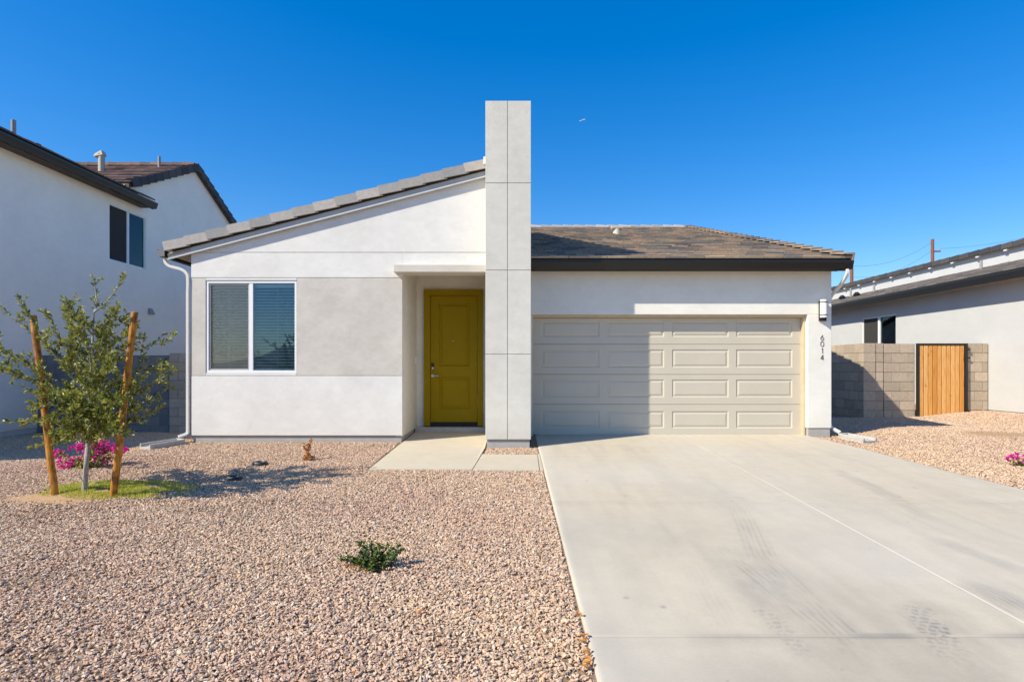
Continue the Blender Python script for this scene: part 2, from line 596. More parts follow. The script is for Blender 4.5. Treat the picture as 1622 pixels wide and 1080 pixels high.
# distant desert hills (seen only as reflections in the window glass)
hb = MB()
N = 160
for ring in range(1):
    prev = None
    for i in range(N + 1):
        a = math.pi + math.pi * i / N
        r = 2300 + 120 * math.sin(i * .9)
        h = 62 + 38 * math.sin(i * .21) + 22 * math.sin(i * .53 + 1) + 9 * math.sin(i * 1.7)
        cur = (Vector((r * math.cos(a), r * math.sin(a), -5)), Vector((r * 1.12 * math.cos(a), r * 1.12 * math.sin(a), max(20, h))), Vector((r * 1.3 * math.cos(a), r * 1.3 * math.sin(a), -5)))
        if prev:
            hb.face([prev[0], cur[0], cur[1], prev[1]]); hb.face([prev[1], cur[1], cur[2], prev[2]])
        prev = cur
tag(hb.build('hills', plain('desert_hill', (.16, .13, .12), .95)), 'distant brown desert hills behind the viewpoint', 'hills', kind='structure')

# ---- driveway slab: fine grid so joints and tyre stains have their own shapes
XL = .42


def xr(Y):
    return float(np.interp(Y, [-4, 4, 6.3, 7.3, 8.8, 9.9, 10.16], [6.6, 6.15, 5.80, 5.64, 5.52, 5.34, 5.30]))


cross = [.48, 3.145, 5.81, 8.30]
XC = 3.02
ys = [y for y in np.arange(2.0, 10.17, .0165)] + list(np.arange(-4, 2.0, .12))
for c in cross: ys += [c - .012, c - .005, c, c + .005, c + .012]
ys = np.unique(np.round(np.array(ys), 4)); ys[-1] = 10.16
tx = list(np.linspace(0, 1, 345))
for d in (-.012, -.008, -.004, 0, .004, .008, .012): tx.append((XC + d - XL) / 5.3)
tx = np.unique(np.array(tx))
XRV = np.array([xr(y) for y in ys])
# keep the centre joint straight: warp only right of it
tc = (XC - XL) / 5.3
X = np.empty((len(ys), len(tx)))
for i, y in enumerate(ys):
    X[i] = np.where(tx <= tc, XL + tx * 5.3, XC + (tx - tc) / (1 - tc) * (XRV[i] - XC))
Yg = np.repeat(ys[:, None], len(tx), 1)
Z = -SLOPE * (10.16 - np.maximum(Yg, -6))
for c in cross:
    Z -= .008 * np.clip(1 - np.abs(Yg - c) / .012, 0, 1)
Z -= .004 * np.clip(1 - np.abs(X - XC) / .010, 0, 1)
# rounded slab edges
Z -= .010 * np.clip(1 - (X - XL) / .02, 0, 1) ** 2


def vnoise(x, y, seed):
    r = np.random.default_rng(seed)
    n = 64; tb = r.random((n, n))
    xi = np.floor(x).astype(int); yi = np.floor(y).astype(int)
    fx = x - xi; fy = y - yi; fx = fx * fx * (3 - 2 * fx); fy = fy * fy * (3 - 2 * fy)
    a = tb[yi % n, xi % n]; b = tb[yi % n, (xi + 1) % n]; c = tb[(yi + 1) % n, xi % n]; d = tb[(yi + 1) % n, (xi + 1) % n]
    return (a * (1 - fx) + b * fx) * (1 - fy) + (c * (1 - fx) + d * fx) * fy


stain = np.zeros_like(X)


def track(pxs, width, strength, kind='smear', seed=1, fade=(.25, .3)):
    global stain
    pts = np.array([on_slab(*p) for p in pxs])
    seg = np.linalg.norm(np.diff(pts, axis=0), axis=1); tot = seg.sum(); acc = 0
    best = np.full(X.shape, 9.0); al = np.zeros_like(X); ac = np.zeros_like(X)
    for (a, b), l in zip(zip(pts[:-1], pts[1:]), seg):
        d = (b - a) / l
        s = np.clip((X - a[0]) * d[0] + (Yg - a[1]) * d[1], 0, l)
        c = (X - a[0]) * d[1] - (Yg - a[1]) * d[0]
        px_ = X - (a[0] + d[0] * s); py_ = Yg - (a[1] + d[1] * s)
        dd = np.hypot(px_, py_)
        m = dd < best
        best = np.where(m, dd, best); al = np.where(m, s + acc, al); ac = np.where(m, c, ac)
        acc += l
    e = np.clip((width / 2 - best) / .06, 0, 1)
    t = al / tot
    f = np.clip(t / max(fade[0], .01), 0, 1) * np.clip((1 - t) / max(fade[1], .01), 0, 1)
    nz = vnoise(X * 9 + seed * 3, Yg * 5, seed) * .6 + vnoise(X * 30, Yg * 14, seed + 9) * .4
    if kind == 'smear':
        wob = .5 * np.sin(al * 5 + seed) + 1.2 * vnoise(X * 3, Yg * 2, seed + 50)
        pat = .62 + .26 * np.sin(ac * 2 * math.pi / .042 + wob)
        pat = np.clip(pat, 0, 1) * (.10 + 1.25 * nz)
    elif kind == 'wash':
        e = np.clip(1 - (best / (width / 2)) ** 2, 0, 1)
        pat = .4 + .9 * nz
    else:   # tread blocks
        u = ac / .058 + .35 * np.sin(al * 40); v = al / .05 + np.where(np.floor(u) % 2 == 0, .5, 0) + .3 * np.sin(u * 3)
        bu = np.abs(u - np.floor(u) - .5); bv = np.abs(v - np.floor(v) - .5)
        pat = np.clip((.40 - bu) / .08, 0, 1) * np.clip((.33 - bv) / .10, 0, 1)
        pat = (pat * .75 + .22) * (.15 + 1.25 * nz)
    stain = np.maximum(stain, strength * e * f * np.clip(pat, 0, 1))


track([(1120, 850), (1240, 945), (1348, 1030), (1420, 1095)], .24, .60, 'smear', 1, (.25, .15))
track([(1160, 780), (1205, 880), (1300, 970), (1440, 1100)], .30, .58, 'smear', 2, (.5, .1))
track([(1150, 850), (1260, 960), (1400, 1100)], .85, .34, 'wash', 3, (.3, .05))
track([(1100, 740), (1150, 790), (1185, 830)], .22, .20, 'smear', 8, (.4, .4))
track([(1040, 800), (1090, 880), (1160, 1000), (1210, 1090)], .24, .16, 'smear', 12, (.4, .3))
track([(1203, 962), (1250, 1000), (1300, 1095)], .22, .6, 'tread', 3, (.03, .6))
track([(1452, 958), (1490, 1010), (1560, 1100)], .26, .80, 'tread', 4, (.03, .5))
track([(1440, 940), (1500, 1010), (1570, 1100)], .55, .36, 'wash', 4, (.2, .1))
track([(1465, 848), (1540, 875), (1640, 912)], .24, .46, 'smear', 5, (.25, .1))
track([(1510, 915), (1580, 944), (1640, 978)], .30, .62, 'smear', 6, (.3, .1))
track([(1535, 922), (1640, 985)], .34, .22, 'wash', 6, (.3, .1))
track([(1290, 730), (1390, 776), (1478, 822), (1600, 880)], .26, .42, 'smear', 7, (.4, .5))
track([(1152, 787), (1186, 790)], .12, .36, 'smear', 10, (.3, .3))
track([(1350, 800), (1460, 850), (1560, 930)], .20, .16, 'smear', 13, (.4, .4))
track([(1380, 1000), (1470, 1085)], .24, .26, 'smear', 14, (.4, .1))
track([(940, 760), (985, 880), (1030, 1000), (1060, 1090)], .36, .15, 'wash', 15, (.4, .3))
track([(1000, 700), (1060, 760), (1130, 860)], .36, .15, 'wash', 16, (.4, .4))
# darkening along the cross joints, and small spots
for c, s in zip(cross, (.1, .62, .26, .10)):
    nz = vnoise(X * 2.3 + c, Yg * 8, 21)
    stain = np.maximum(stain, s * np.clip(1.3 - np.abs(Yg - c) / (.016 + .03 * nz), 0, 1) * (.35 + .8 * nz))
    stain = np.maximum(stain, .16 * s / .42 * np.clip(1 - np.abs(Yg - c + .05) / .16, 0, 1) * (.4 + nz))
stain = np.maximum(stain, .20 * np.clip(1 - np.abs(X - XC - .03) / .05, 0, 1) * vnoise(X * 2, Yg * 3, 5))
big = vnoise(X * .9 + 3, Yg * .8, 31) * .6 + vnoise(X * 2.4, Yg * 1.9, 32) * .4
near = np.clip((7.5 - Yg) / 4.0, 0, 1)
stain = np.maximum(stain, .34 * near * np.clip(big - .40, 0, 1) * 2)
streak = vnoise(X * 5, Yg * .8 + 7, 41) * .5 + vnoise(X * 14, Yg * 1.6 + 3, 42) * .5
stain = np.clip(stain + .30 * np.clip(streak - .42, 0, 1), 0, 1)
for _ in range(26):
    sx, sy = rng.uniform(.6, 5.5), rng.uniform(2.6, 9.5); rr = rng.uniform(.006, .022)
    stain = np.maximum(stain, .6 * np.clip(1.4 - np.hypot(X - sx, Yg - sy) / rr, 0, 1))
pale = .6 * np.clip(1.5 - np.abs(X - XC) / .0075, 0, 1) * np.clip((8.2 - Yg) / 3, 0, 1)
pale = np.maximum(pale, .25 * np.clip(1.3 - np.abs(X - XL - .03) / .03, 0, 1))
pale = np.maximum(pale, .5 * np.clip(vnoise(X * .7 + 9, Yg * .7 + 4, 77) - .45, 0, 1))
ny_, nx_ = X.shape
V = np.stack([X, Yg, Z], -1).reshape(-1, 3)
idx = np.arange(ny_ * nx_).reshape(ny_, nx_)
Q = np.stack([idx[:-1, :-1], idx[:-1, 1:], idx[1:, 1:], idx[1:, :-1]], -1).reshape(-1, 4)
# skirt so that the slab has thickness
bd = np.concatenate([idx[0, :], idx[1:, -1], idx[-1, -2::-1], idx[-2:0:-1, 0]])
Vs = V[bd].copy(); Vs[:, 2] -= .12
nb = len(V)
k = np.arange(len(bd)); k2 = (k + 1) % len(bd)
Q = np.concatenate([Q, np.stack([bd[k2], bd[k], nb + k, nb + k2], -1)])
V = np.concatenate([V, Vs])
dw = mesh_np('driveway', V, Q, M['concrete'])
for nm, arr in (('stain', stain), ('pale', pale)):
    at = dw.data.attributes.new(nm, 'FLOAT', 'POINT')
    at.data.foreach_set('value', np.concatenate([arr.ravel(), np.zeros(len(bd))]).astype(np.float32))
tag(dw, 'wide pale concrete driveway with joints and dark tyre marks', 'driveway', kind='structure')


def slab(name, poly, label, cat, thick=.12, lift=0.0):
    mb = MB()
    top = [(x, y, base(y) + lift) for x, y in poly]; bot = [(x, y, base(y) + lift - thick) for x, y in poly]
    n = len(poly)
    mb.face(top); mb.face(bot[::-1])
    for i in range(n):
        j = (i + 1) % n
        mb.face([top[i], bot[i], bot[j], top[j]])
    return tag(mb.build(name, M['concrete'], bevel=.008), label, cat, kind='structure')


slab('walkway', [(-1.885, 7.34), (-.525, 7.34), (-.43, 8.86), (-.43, 10.70), (-1.83, 10.70), (-1.83, 9.44)], 'pale concrete walkway leading up to the mustard front door', 'path')
slab('walkway_pad', [(-.515, 7.30), (.355, 7.28), (.375, 8.32), (-.445, 8.36)], 'square concrete pad between the front walk and the driveway', 'path')
slab('driveway_edging', [(.365, 7.27), (.412, 7.27), (.412, 8.40), (.385, 8.40)], 'narrow concrete strip between the square pad and the driveway', 'path', lift=-.004)

# ================================================================== MAIN HOUSE
H = empty('house', (0, 9.42, 0), 'single-storey white stucco house with mustard door, tall pillar and taupe garage door', 'house')
Y0 = 9.42
zt = lambda x: 3.29 + .26 * (x + 5.80)          # top line of the shed-roof rake
wm = MB()
SK = .016; gp = .005
# skin panels of the left front wall (joints are the gaps between them)
wm.box(-5.41, Y0, .072, -1.85, Y0 + SK, 1.077 - gp)
wm.box(-5.41, Y0, 2.727 + gp, -1.85, Y0 + SK, 3.153 - gp)
wm.box(-1.85, Y0, 2.90, -.43, Y0 + SK, 3.153 - gp)
wm.prism([(-5.41, 3.153 + gp), (-.43, 3.153 + gp), (-.43, zt(-.43) - .12), (-5.41, zt(-5.41) - .12)], 'y', Y0, Y0 + SK)
# filler round the window
wm.box(-5.162, Y0, 1.077 + gp, -3.63, Y0 + SK, 1.12)
wm.box(-5.162, Y0, 2.684, -3.63, Y0 + SK, 2.727 - gp)
# core behind the joints
c0 = Y0 + SK - .001; c1 = Y0 + .17
wm.box(-5.405, c0, .074, -1.852, c1, 1.115)
wm.box(-5.405, c0, 1.115, -5.165, c1, 2.69)
wm.box(-3.627, c0, 1.115, -1.852, c1, 2.69)
wm.box(-5.405, c0, 2.69, -1.852, c1, 3.16)
wm.box(-1.852, c0, 2.915, -.43, c1, 3.16)
wm.prism([(-5.405, 3.16), (-.43, 3.16), (-.43, zt(-.43) - .13), (-5.405, zt(-5.405) - .13)], 'y', c0, c1)
wm.build('wall', M['white'], H, bevel=.004)
bm_ = MB()
bm_.box(-5.41, Y0 + .002, 1.077 + gp, -5.162 - .004, Y0 + SK, 2.727 - gp)
o = bm_.build('wall_panel', M['band'], H, bevel=.003); o['label'] = 'narrow greige stucco strip left of the window'
bm_ = MB()
bm_.box(-3.63 + .004, Y0 + .002, 1.077 + gp, -1.85, Y0 + SK, 2.727 - gp)
o = bm_.build('wall_panel', M['band'], H, bevel=.003); o['label'] = 'wide greige stucco panel between window and entry'

# side and rear walls of the left wing, with a side window opening
sm = MB()
sm.box(-5.408, c1, .074, -5.27, 9.78, 3.18)
sm.box(-5.408, 9.78, .074, -5.27, 10.62, 1.13)
sm.box(-5.408, 9.78, 2.67, -5.27, 10.62, 3.18)
sm.box(-5.408, 10.62, .074, -5.27, 27.2, 3.18)
sm.box(-5.27, 27.0, .074, 5.56, 27.2, 3.18)
sm.build('side_wall', M['white'], H)
im = MB()
im.face([(-5.27, c1, .1), (-5.27, 13.0, .1), (-2.05, 13.0, .1), (-2.05, c1, .1)])
im.face([(-5.27, c1, 2.78), (-5.27, 13.0, 2.78), (-2.05, 13.0, 2.78), (-2.05, c1, 2.78)])
im.face([(-5.27, 13.0, .1), (-2.05, 13.0, .1), (-2.05, 13.0, 2.78), (-5.27, 13.0, 2.78)])
im.face([(-2.05, c1, .1), (-2.05, 13.0, .1), (-2.05, 13.0, 2.78), (-2.05, c1, 2.78)])
im.build('interior_room', M['room'], H)

# foundation stem under the stucco
st = MB()
st.box(-5.39, Y0 + .03, -.6, -1.87, Y0 + .16, .073)
st.box(-5.39, Y0 + .16, -.6, -5.28, 27.1, .073)
st.box(-1.98, Y0 + .16, -.6, -1.87, 10.83, .055)
st.box(-.40, 8.92, -.6, .28, 12.0, .071)
st.box(5.30, 10.00, -.6, 5.69, 10.10, .134)
st.box(5.56, 10.10, -.6, 5.69, 27.1, .134)
st.build('foundation', M['stem'], H)

# ---- entry recess
em = MB()
em.box(-1.97, Y0 + SK, .056, -1.85, 10.84, 3.05)
em.box(-1.85, 10.83, .02, -1.70, 10.95, 3.05)
em.box(-1.70, 10.83, 2.72, -.42, 10.95, 3.05)
em.box(-.563, 10.83, .02, -.42, 10.95, 2.72)
em.box(-1.85, 9.60, 3.05, -.42, 10.95, 3.12)
o = em.build('entry_wall', M['entry'], H, bevel=.004)
MB().box(-1.965, 9.25, 2.794, -.424, 9.63, 2.92).build('lintel', M['lintel'], H, bevel=.008)
MB().box(-1.85, 10.66, -.02, -.43, 10.83, .075).build('door_sill', M['precast'], H, bevel=.005)

# front door
D = empty('front_door', (-1.12, 10.81, 0)); D.parent = H; D.location = (-1.12, 10.81 - 9.42, 0)
db = MB()
dx0, dx1 = -1.575, -.668
panel_face(db, dx0, dx1, .165, 1.14, [(-1.413, -.824)], .416, 1.034, 10.81, ring=.055, dep=.024, raise_=.009)
panel_face(db, dx0, dx1, 1.1402, 2.605, [(-1.413, -.824)], 1.242, 2.465, 10.81, ring=.055, dep=.024, raise_=.009)
db.build('door_leaf', M['mustard'], D)
fm = MB()
fm.box(-1.70, 10.77, .09, -1.58, 10.845, 2.612); fm.box(-.662, 10.77, .09, -.563, 10.845, 2.612); fm.box(-1.70, 10.77, 2.612, -.563, 10.845, 2.72)
fm.build('door_frame', M['mustard'], D, bevel=.004)
MB().box(-1.58, 10.79, .078, -.662, 10.86, .160).build('threshold', M['rubber'], D)
lk = MB(); lk.box(-1.555, 10.785, 1.175, -1.505, 10.81, 1.305); lk.build('keypad_lock', M['blackmetal'], D, bevel=.01)
lk = MB(); lk.box(-1.548, 10.779, 1.185, -1.512, 10.786, 1.225); lk.build('lock_cylinder', M['steel'], D, bevel=.004)
hd = MB(); hd.tube([(-1.53, 10.81, 1.06), (-1.53, 10.78, 1.06)], .03, 14); hd.tube([(-1.53, 10.78, 1.06), (-1.53, 10.75, 1.06)], .011, 8); hd.tube([(-1.54, 10.752, 1.06), (-1.41, 10.752, 1.057)], .0115, 8)
hd.build('door_handle', M['steel'], D, smooth=False)
MB().tube([(-1.138, 10.822, 1.73), (-1.138, 10.796, 1.73)], .011, 10).build('peephole', M['steel'], D)
db_ = MB(); db_.box(-1.85, 10.655, 1.30, -1.826, 10.705, 1.43); db_.build('doorbell', M['vinyl'], H, bevel=.004)

# ---- pillar (a fin wall that runs back between the two roofs)
pm = MB()
pf, pb = 8.89, 15.6
pz = [.072, 1.426, 2.762, 4.148, 5.454]
pxs = [-.422, -.07, .301]
g2 = .0045
for a, b in zip(pz[:-1], pz[1:]):
    for c, d in zip(pxs[:-1], pxs[1:]):
        pm.box(c + (g2 if c > -.4 else 0), pf, a + (g2 if a > .1 else 0), d - (g2 if d < .2 else 0), pf + SK, b - (g2 if b < 5.4 else 0))
pm.box(-.418, pf + SK - .001, .074, .297, pb, 5.45)
pm.build('pillar', M['pillar'], H, bevel=.004)

# ---- garage front
GW, GD = 9.985, 10.16
gm = MB()
gm.box(.297, GW, 2.163, 5.71, GW + .14, 3.10)
gm.box(5.285, GW, .135, 5.71, GW + .14, 2.1625)
gm.box(.297, GW, -.02, .36, GW + .14, 2.1625)
gm.box(5.283, GW + .14, .0, 5.40, GD + .1, 2.3)
gm.build('garage_wall', M['garagewall'], H, bevel=.006)
rm = MB()
rm.prism([(GW + .14, .135), (27.2, .135), (27.2, 3.1), (18.6, 5.76), (GW + .14, 3.13)], 'x', 5.56, 5.709)
rm.build('gable_wall', M['garagewall'], H)
jm = MB()
jm.box(5.245, GW + .075, -.02, 5.283, GD + .02, 2.12); jm.box(.36, GW + .075, -.02, .388, GD + .02, 2.12); jm.box(.36, GW + .075, 2.12, 5.283, GD + .02, 2.162)
jm.build('garage_door_jamb', M['jamb'], H, bevel=.004)
G = empty('garage_door', (0, 0, 0)); G.parent = H; G.location = (2.8, GD - 9.42, 0)
gx0, gx1 = .390, 5.243
zs = [2.118, 1.665, 1.115, .562, -.004]
zs = [2.118, 1.640, 1.092, .548, -.004]
colpx = [(858, 949.5), (962, 1052), (1064.5, 1154), (1166, 1255)]
cols = [((a - CX) * GD / F, (b - CX) * GD / F) for a, b in colpx]
rowpx = [(508.5, 533.5), (553.5, 582), (601, 629), (651, 678)]
for i in range(4):
    r0 = CZ - (rowpx[i][1] - HY) * GD / F; r1 = CZ - (rowpx[i][0] - HY) * GD / F
    mb = MB()
    panel_face(mb, gx0, gx1, zs[i + 1] + .003, zs[i] - .003, cols, r0, r1, GD, ring=.045, dep=.012, raise_=.006)
    mb.build('door_section', M['garagedoor'], G)
MB().box(gx0, GD + .026, -.01, gx1, GD + .05, 2.118).build('door_backing', M['dark'], G)
MB().box(gx0, GD - .006, -.014, gx1, GD + .025, -.0015).build('bottom_seal', M['rubber'], G)

# ---- wall lamp and house number
LY = GW
lp = lambda px, py: P(px, py, LY)
W_ = empty('wall_lamp', (0, 0, 0)); W_.parent = H
W_.location = (lp(1303, 490).x, LY - 9.42, lp(1303, 490).z)
a, b = lp(1296.5, 477), lp(1301, 508.5)
mb = MB(); mb.box(a.x, LY - .03, b.z, lp(1308, 1).x, LY, a.z); mb.box(lp(1298, 1).x, LY - .05, b.z, lp(1306.5, 1).x, LY - .02, lp(1, 503.5).z); mb.build('back_plate', M['blackmetal'], W_, bevel=.004)
cx = P(1304.6, 1, LY - .085).x; rr = .058
mb = MB(); mb.tube([(cx, LY - .085, lp(1, 503.5).z), (cx, LY - .085, lp(1, 475.5).z)], rr, 24); mb.build('lamp_shade', M['opal'], W_)
for py in (479.5, 499.5):
    mb = MB(); z = lp(1, py).z; mb.tube([(cx, LY - .085, z - .007), (cx, LY - .085, z + .007)], rr + .006, 24); mb.build('lamp_band', M['blackmetal'], W_)


def digit(ch, cxp, cyp, hgt=.092, wid=.060):
    c = lp(cxp, cyp); y = LY - .0035; r = .0048
    mb = MB()
    def q(u, v): return (c.x + u * wid / 2, y, c.z + v * hgt / 2)
    if ch == '0':
        pts = [q(math.cos(t) * .95, math.sin(t)) for t in np.linspace(0, 2 * math.pi, 25)]
        mb.tube(pts, r, 6, False)
    elif ch == '6':
        pts = [q(.35, 1.0), q(.0, .6), q(-.45, .18), q(-.85, -.2)]
        mb.tube(smooth_path(pts, 4), r, 6)
        pts = [q(math.cos(t) * .9, -.42 + math.sin(t) * .56) for t in np.linspace(0, 2 * math.pi, 25)]
        mb.tube(pts, r, 6, False)
    elif ch == '1':
        mb.tube([q(.25, -1), q(.25, 1)], r * 1.1, 6); mb.tube([q(.25, .95), q(-.3, .6)], r * .9, 6)
    elif ch == '4':
        mb.tube([q(.4, -1), q(.4, 1)], r * 1.1, 6); mb.tube([q(.4, .98), q(-.9, -.45), ], r, 6); mb.tube([q(-.95, -.45), q(.95, -.45)], r, 6)
    o = mb.build('house_number', M['num'], H); o['label'] = 'dark metal digit ' + ch + ' on the garage pier'


for ch, py in zip('6014', (534.5, 544.8, 555.5, 566)): digit(ch, 1302.2, py)

# ---- front window
Wn = empty('window', (0, 0, 0)); Wn.parent = H; Wn.location = (-4.4, 0, 1.12)
fx0, fx1, fz0, fz1 = -5.158, -3.634, 1.122, 2.682
mb = MB()
mb.box(fx0, Y0 + .012, fz0, fx1, Y0 + .09, fz0 + .045); mb.box(fx0, Y0 + .012, fz1 - .045, fx1, Y0 + .09, fz1)
mb.box(fx0, Y0 + .012, fz0 + .045, fx0 + .036, Y0 + .09, fz1 - .045); mb.box(fx1 - .036, Y0 + .012, fz0 + .045, fx1, Y0 + .09, fz1 - .045)
mb.box(-4.440, Y0 + .018, fz0 + .045, -4.375, Y0 + .085, fz1 - .045)
mb.build('frame', M['vinyl'], Wn, bevel=.004)
mb = MB()
sx0, sx1, sz0, sz1 = fx0 + .036, -4.442, fz0 + .045, fz1 - .045
for q in ((sx0, sz0, sx1, sz0 + .028), (sx0, sz1 - .028, sx1, sz1), (sx0, sz0 + .028, sx0 + .028, sz1 - .028), (sx1 - .02, sz0 + .028, sx1, sz1 - .028)):
    mb.box(q[0], Y0 + .028, q[1], q[2], Y0 + .045, q[3])
mb.build('screen_frame', plain('grey_screen_frame', (.42, .41, .39), .5), Wn)
MB().face([(sx0 + .02, Y0 + .036, sz0 + .02), (sx1 - .01, Y0 + .036, sz0 + .02), (sx1 - .01, Y0 + .036, sz1 - .02), (sx0 + .02, Y0 + .036, sz1 - .02)])
mb = MB(); mb.box(sx0 + .02, Y0 + .035, sz0 + .02, sx1 - .01, Y0 + .0365, sz1 - .02); mb.build('insect_screen', M['screen'], Wn)
mb = MB(); mb.box(sx0, Y0 + .06, sz0, sx1, Y0 + .064, sz1); o = mb.build('pane', M['glassleft'], Wn)
mb = MB(); mb.box(-4.375, Y0 + .040, sz0, fx1 - .036, Y0 + .044, sz1); o = mb.build('pane', M['glass'], Wn)


def blind(name, m, parent, ax, a0, a1, c, z0, z1, pitch=.051, wid=.058, tilt=25, cords=2):
    mb = MB(); z = z0 + .03
    ct, s_ = math.cos(R(tilt)) * wid / 2, math.sin(R(tilt)) * wid / 2
    while z < z1 - .05:
        if ax == 'x':
            mb.hexa([(a0, c - ct, z - s_), (a1, c - ct, z - s_), (a1, c + ct, z + s_), (a0, c + ct, z + s_)],
                    [(a0, c - ct, z - s_ + .003), (a1, c - ct, z - s_ + .003), (a1, c + ct, z + s_ + .003), (a0, c + ct, z + s_ + .003)])
        else:
            mb.hexa([(c - ct, a0, z - s_), (c - ct, a1, z - s_), (c + ct, a1, z + s_), (c + ct, a0, z + s_)],
                    [(c - ct, a0, z - s_ + .003), (c - ct, a1, z - s_ + .003), (c + ct, a1, z + s_ + .003), (c + ct, a0, z + s_ + .003)])
        z += pitch
    for k in range(cords):
        a = a0 + (a1 - a0) * (k + .7) / (cords + .4)
        if ax == 'x': mb.box(a - .003, c - wid / 2 - .004, z0 + .02, a + .003, c - wid / 2 - .001, z1)
        else: mb.box(c - wid / 2 - .004, a - .003, z0 + .02, c - wid / 2 - .001, a + .003, z1)
    if ax == 'x':
        mb.box(a0, c - .03, z1 - .05, a1, c + .03, z1); mb.box(a0, c - .026, z0, a1, c + .026, z0 + .022)
    else:
        mb.box(c - .03, a0, z1 - .05, c + .03, a1, z1); mb.box(c - .026, a0, z0, c + .026, a1, z0 + .022)
    return mb.build(name, m, parent)


blind('blind', M['slat'], Wn, 'x', fx0 + .07, fx1 - .07, Y0 + .125, fz0 + .05, fz1 - .05, tilt=30, cords=3)
# side window of the same room
Ws = empty('window', (0, 0, 0)); Ws.parent = H; Ws.location = (-5.4, .6, 1.13)
mb = MB()
mb.box(-5.40, 9.785, 1.13, -5.33, 9.83, 2.67); mb.box(-5.40, 10.57, 1.13, -5.33, 10.615, 2.67); mb.box(-5.40, 9.83, 1.13, -5.33, 10.57, 1.175); mb.box(-5.40, 9.83, 2.625, -5.33, 10.57, 2.67)
mb.build('frame', M['vinyl'], Ws)
mb = MB(); mb.box(-5.37, 9.83, 1.175, -5.366, 10.57, 2.625); mb.build('pane', M['glassleft'], Ws)
blind('blind', M['slat'], Ws, 'y', 9.80, 10.60, -5.24, 1.15, 2.65, tilt=10)

# ---- shed roof over the left wing
rake_f = 9.302
ud = MB()
ud.prism([(-5.78, zt(-5.78) - .19), (-.43, zt(-.43) - .19), (-.43, zt(-.43) - .05), (-5.78, zt(-5.78) - .05)], 'y', 9.406, 15.8)
ud.build('roof_deck', M['fascia'], H)
tm = MB()
tiles(tm, (-5.80, 9.40, zt(-5.80) - .05), (0, 1, 0), (1, 0, .26), 6.4, 5.50, th=.03)
tm.build('roof', M['tilegrey'], H, tints=True)
rk = MB()
up = Vector((-.2516, 0, .9678))
rake_tiles(rk, (-5.80, rake_f, zt(-5.80)), (-.43, rake_f, zt(-.43)), (0, -1, 0), up, drop=.15, ln=.37, over=.2, lift=.02)
rk.build('rake_tile', M['tilegrey'], H, tints=True)
bb = MB()
bb.prism([(-5.78, zt(-5.78) - .265), (-.425, zt(-.425) - .265), (-.425, zt(-.425) - .165), (-5.78, zt(-5.78) - .165)], 'y', 9.385, 9.405)
bb.prism([(-5.78, zt(-5.78) - .28), (-.425, zt(-.425) - .28), (-.425, zt(-.425) - .258), (-5.78, zt(-5.78) - .258)], 'y', 9.345, 9.384)
bb.build('barge_board', M['barge'], H)
sf = MB(); sf.prism([(-5.77, zt(-5.77) - .20), (-5.40, zt(-5.40) - .20), (-5.40, zt(-5.40) - .192), (-5.77, zt(-5.77) - .192)], 'y', 9.345, 15.7)
sf.build('soffit', M['soffit'], H)
fl = MB()   # little white flashing where the rake dies into the pillar
fl.box(-.475, 9.27, zt(-.45) - .10, -.424, 9.50, zt(-.45) + .035); fl.build('flashing', M['trim'], H, bevel=.012)
gt = MB(); gutter(gt, 'y', 9.33, 15.6, -5.93, -5.80, 3.06, 3.185); o = gt.build('gutter', M['black'], H)
MB().prism([(-5.80, 3.066), (-5.885, 3.066), (-5.922, 3.15), (-5.922, 3.175), (-5.80, 3.175)], 'y', 9.322, 9.329).build('gutter_end_cap', plain('grey_gutter_cap', (.16, .155, .15), .5), H)

# ---- main roof over the garage
TR = MB()
tiles(TR, (.302, 9.62, 3.085), (1, 0, 0), (0, 1, .31), 5.85 - .302, 9.42)
TR.build('roof', M['tilemain'], H, tints=True)
T2 = MB()
tiles(T2, (-5.85, 27.6, 3.085), (1, 0, 0), (0, -1, .31), 11.7, 9.42)
tiles(T2, (-5.85, 13.2, 3.085 + .31 * 3.58), (1, 0, 0), (0, 1, .31), 5.42, 5.66)
T2.build('rear_roof', M['tilemain'], H, tints=True)
dk = MB()
dk.prism([(9.66, 2.97), (18.6, 2.97 + .31 * 8.94), (27.56, 2.97), (27.56, 3.09), (18.6, 5.862), (9.66, 3.094)], 'x', .302, 5.80)
dk.prism([(13.2, 2.97 + .31 * 3.54), (18.6, 2.97 + .31 * 8.94), (27.56, 2.97), (27.56, 3.09), (18.6, 5.862), (13.2, 3.094 + .31 * 3.54)], 'x', -5.82, .30)
dk.build('roof_deck', M['fascia'], H)
rc = MB()
rake_tiles(rc, (5.87, 9.60, 3.16), (5.87, 18.62, 3.16 + .31 * 9.02), (1, 0, 0), (0, -.296, .955), drop=.15, ln=.345, over=.17, lift=.032)
rc.build('rake_tile', M['tilemain'], H, tints=True)
rg = MB()
x = -5.7
while x < 5.75:
    t = random.random(); x1 = min(x + .40, 5.88)
    rg.hexa([(x, 18.42, 5.85), (x1, 18.42, 5.835), (x1, 18.6, 5.905), (x, 18.6, 5.93)], [(x, 18.43, 5.90), (x1, 18.43, 5.87), (x1, 18.6, 5.95), (x, 18.6, 5.985)], t)
    rg.hexa([(x, 18.6, 5.93), (x1, 18.6, 5.905), (x1, 18.78, 5.835), (x, 18.78, 5.85)], [(x, 18.6, 5.985), (x1, 18.6, 5.95), (x1, 18.77, 5.87), (x, 18.77, 5.90)], t)
    x += .37
rg.build('ridge_tile', M['tilegrey'], H, tints=True)
gt = MB(); gutter(gt, 'x', .302, 5.885, 9.61, 9.735, 2.915, 3.06); gt.build('gutter', M['black'], H)
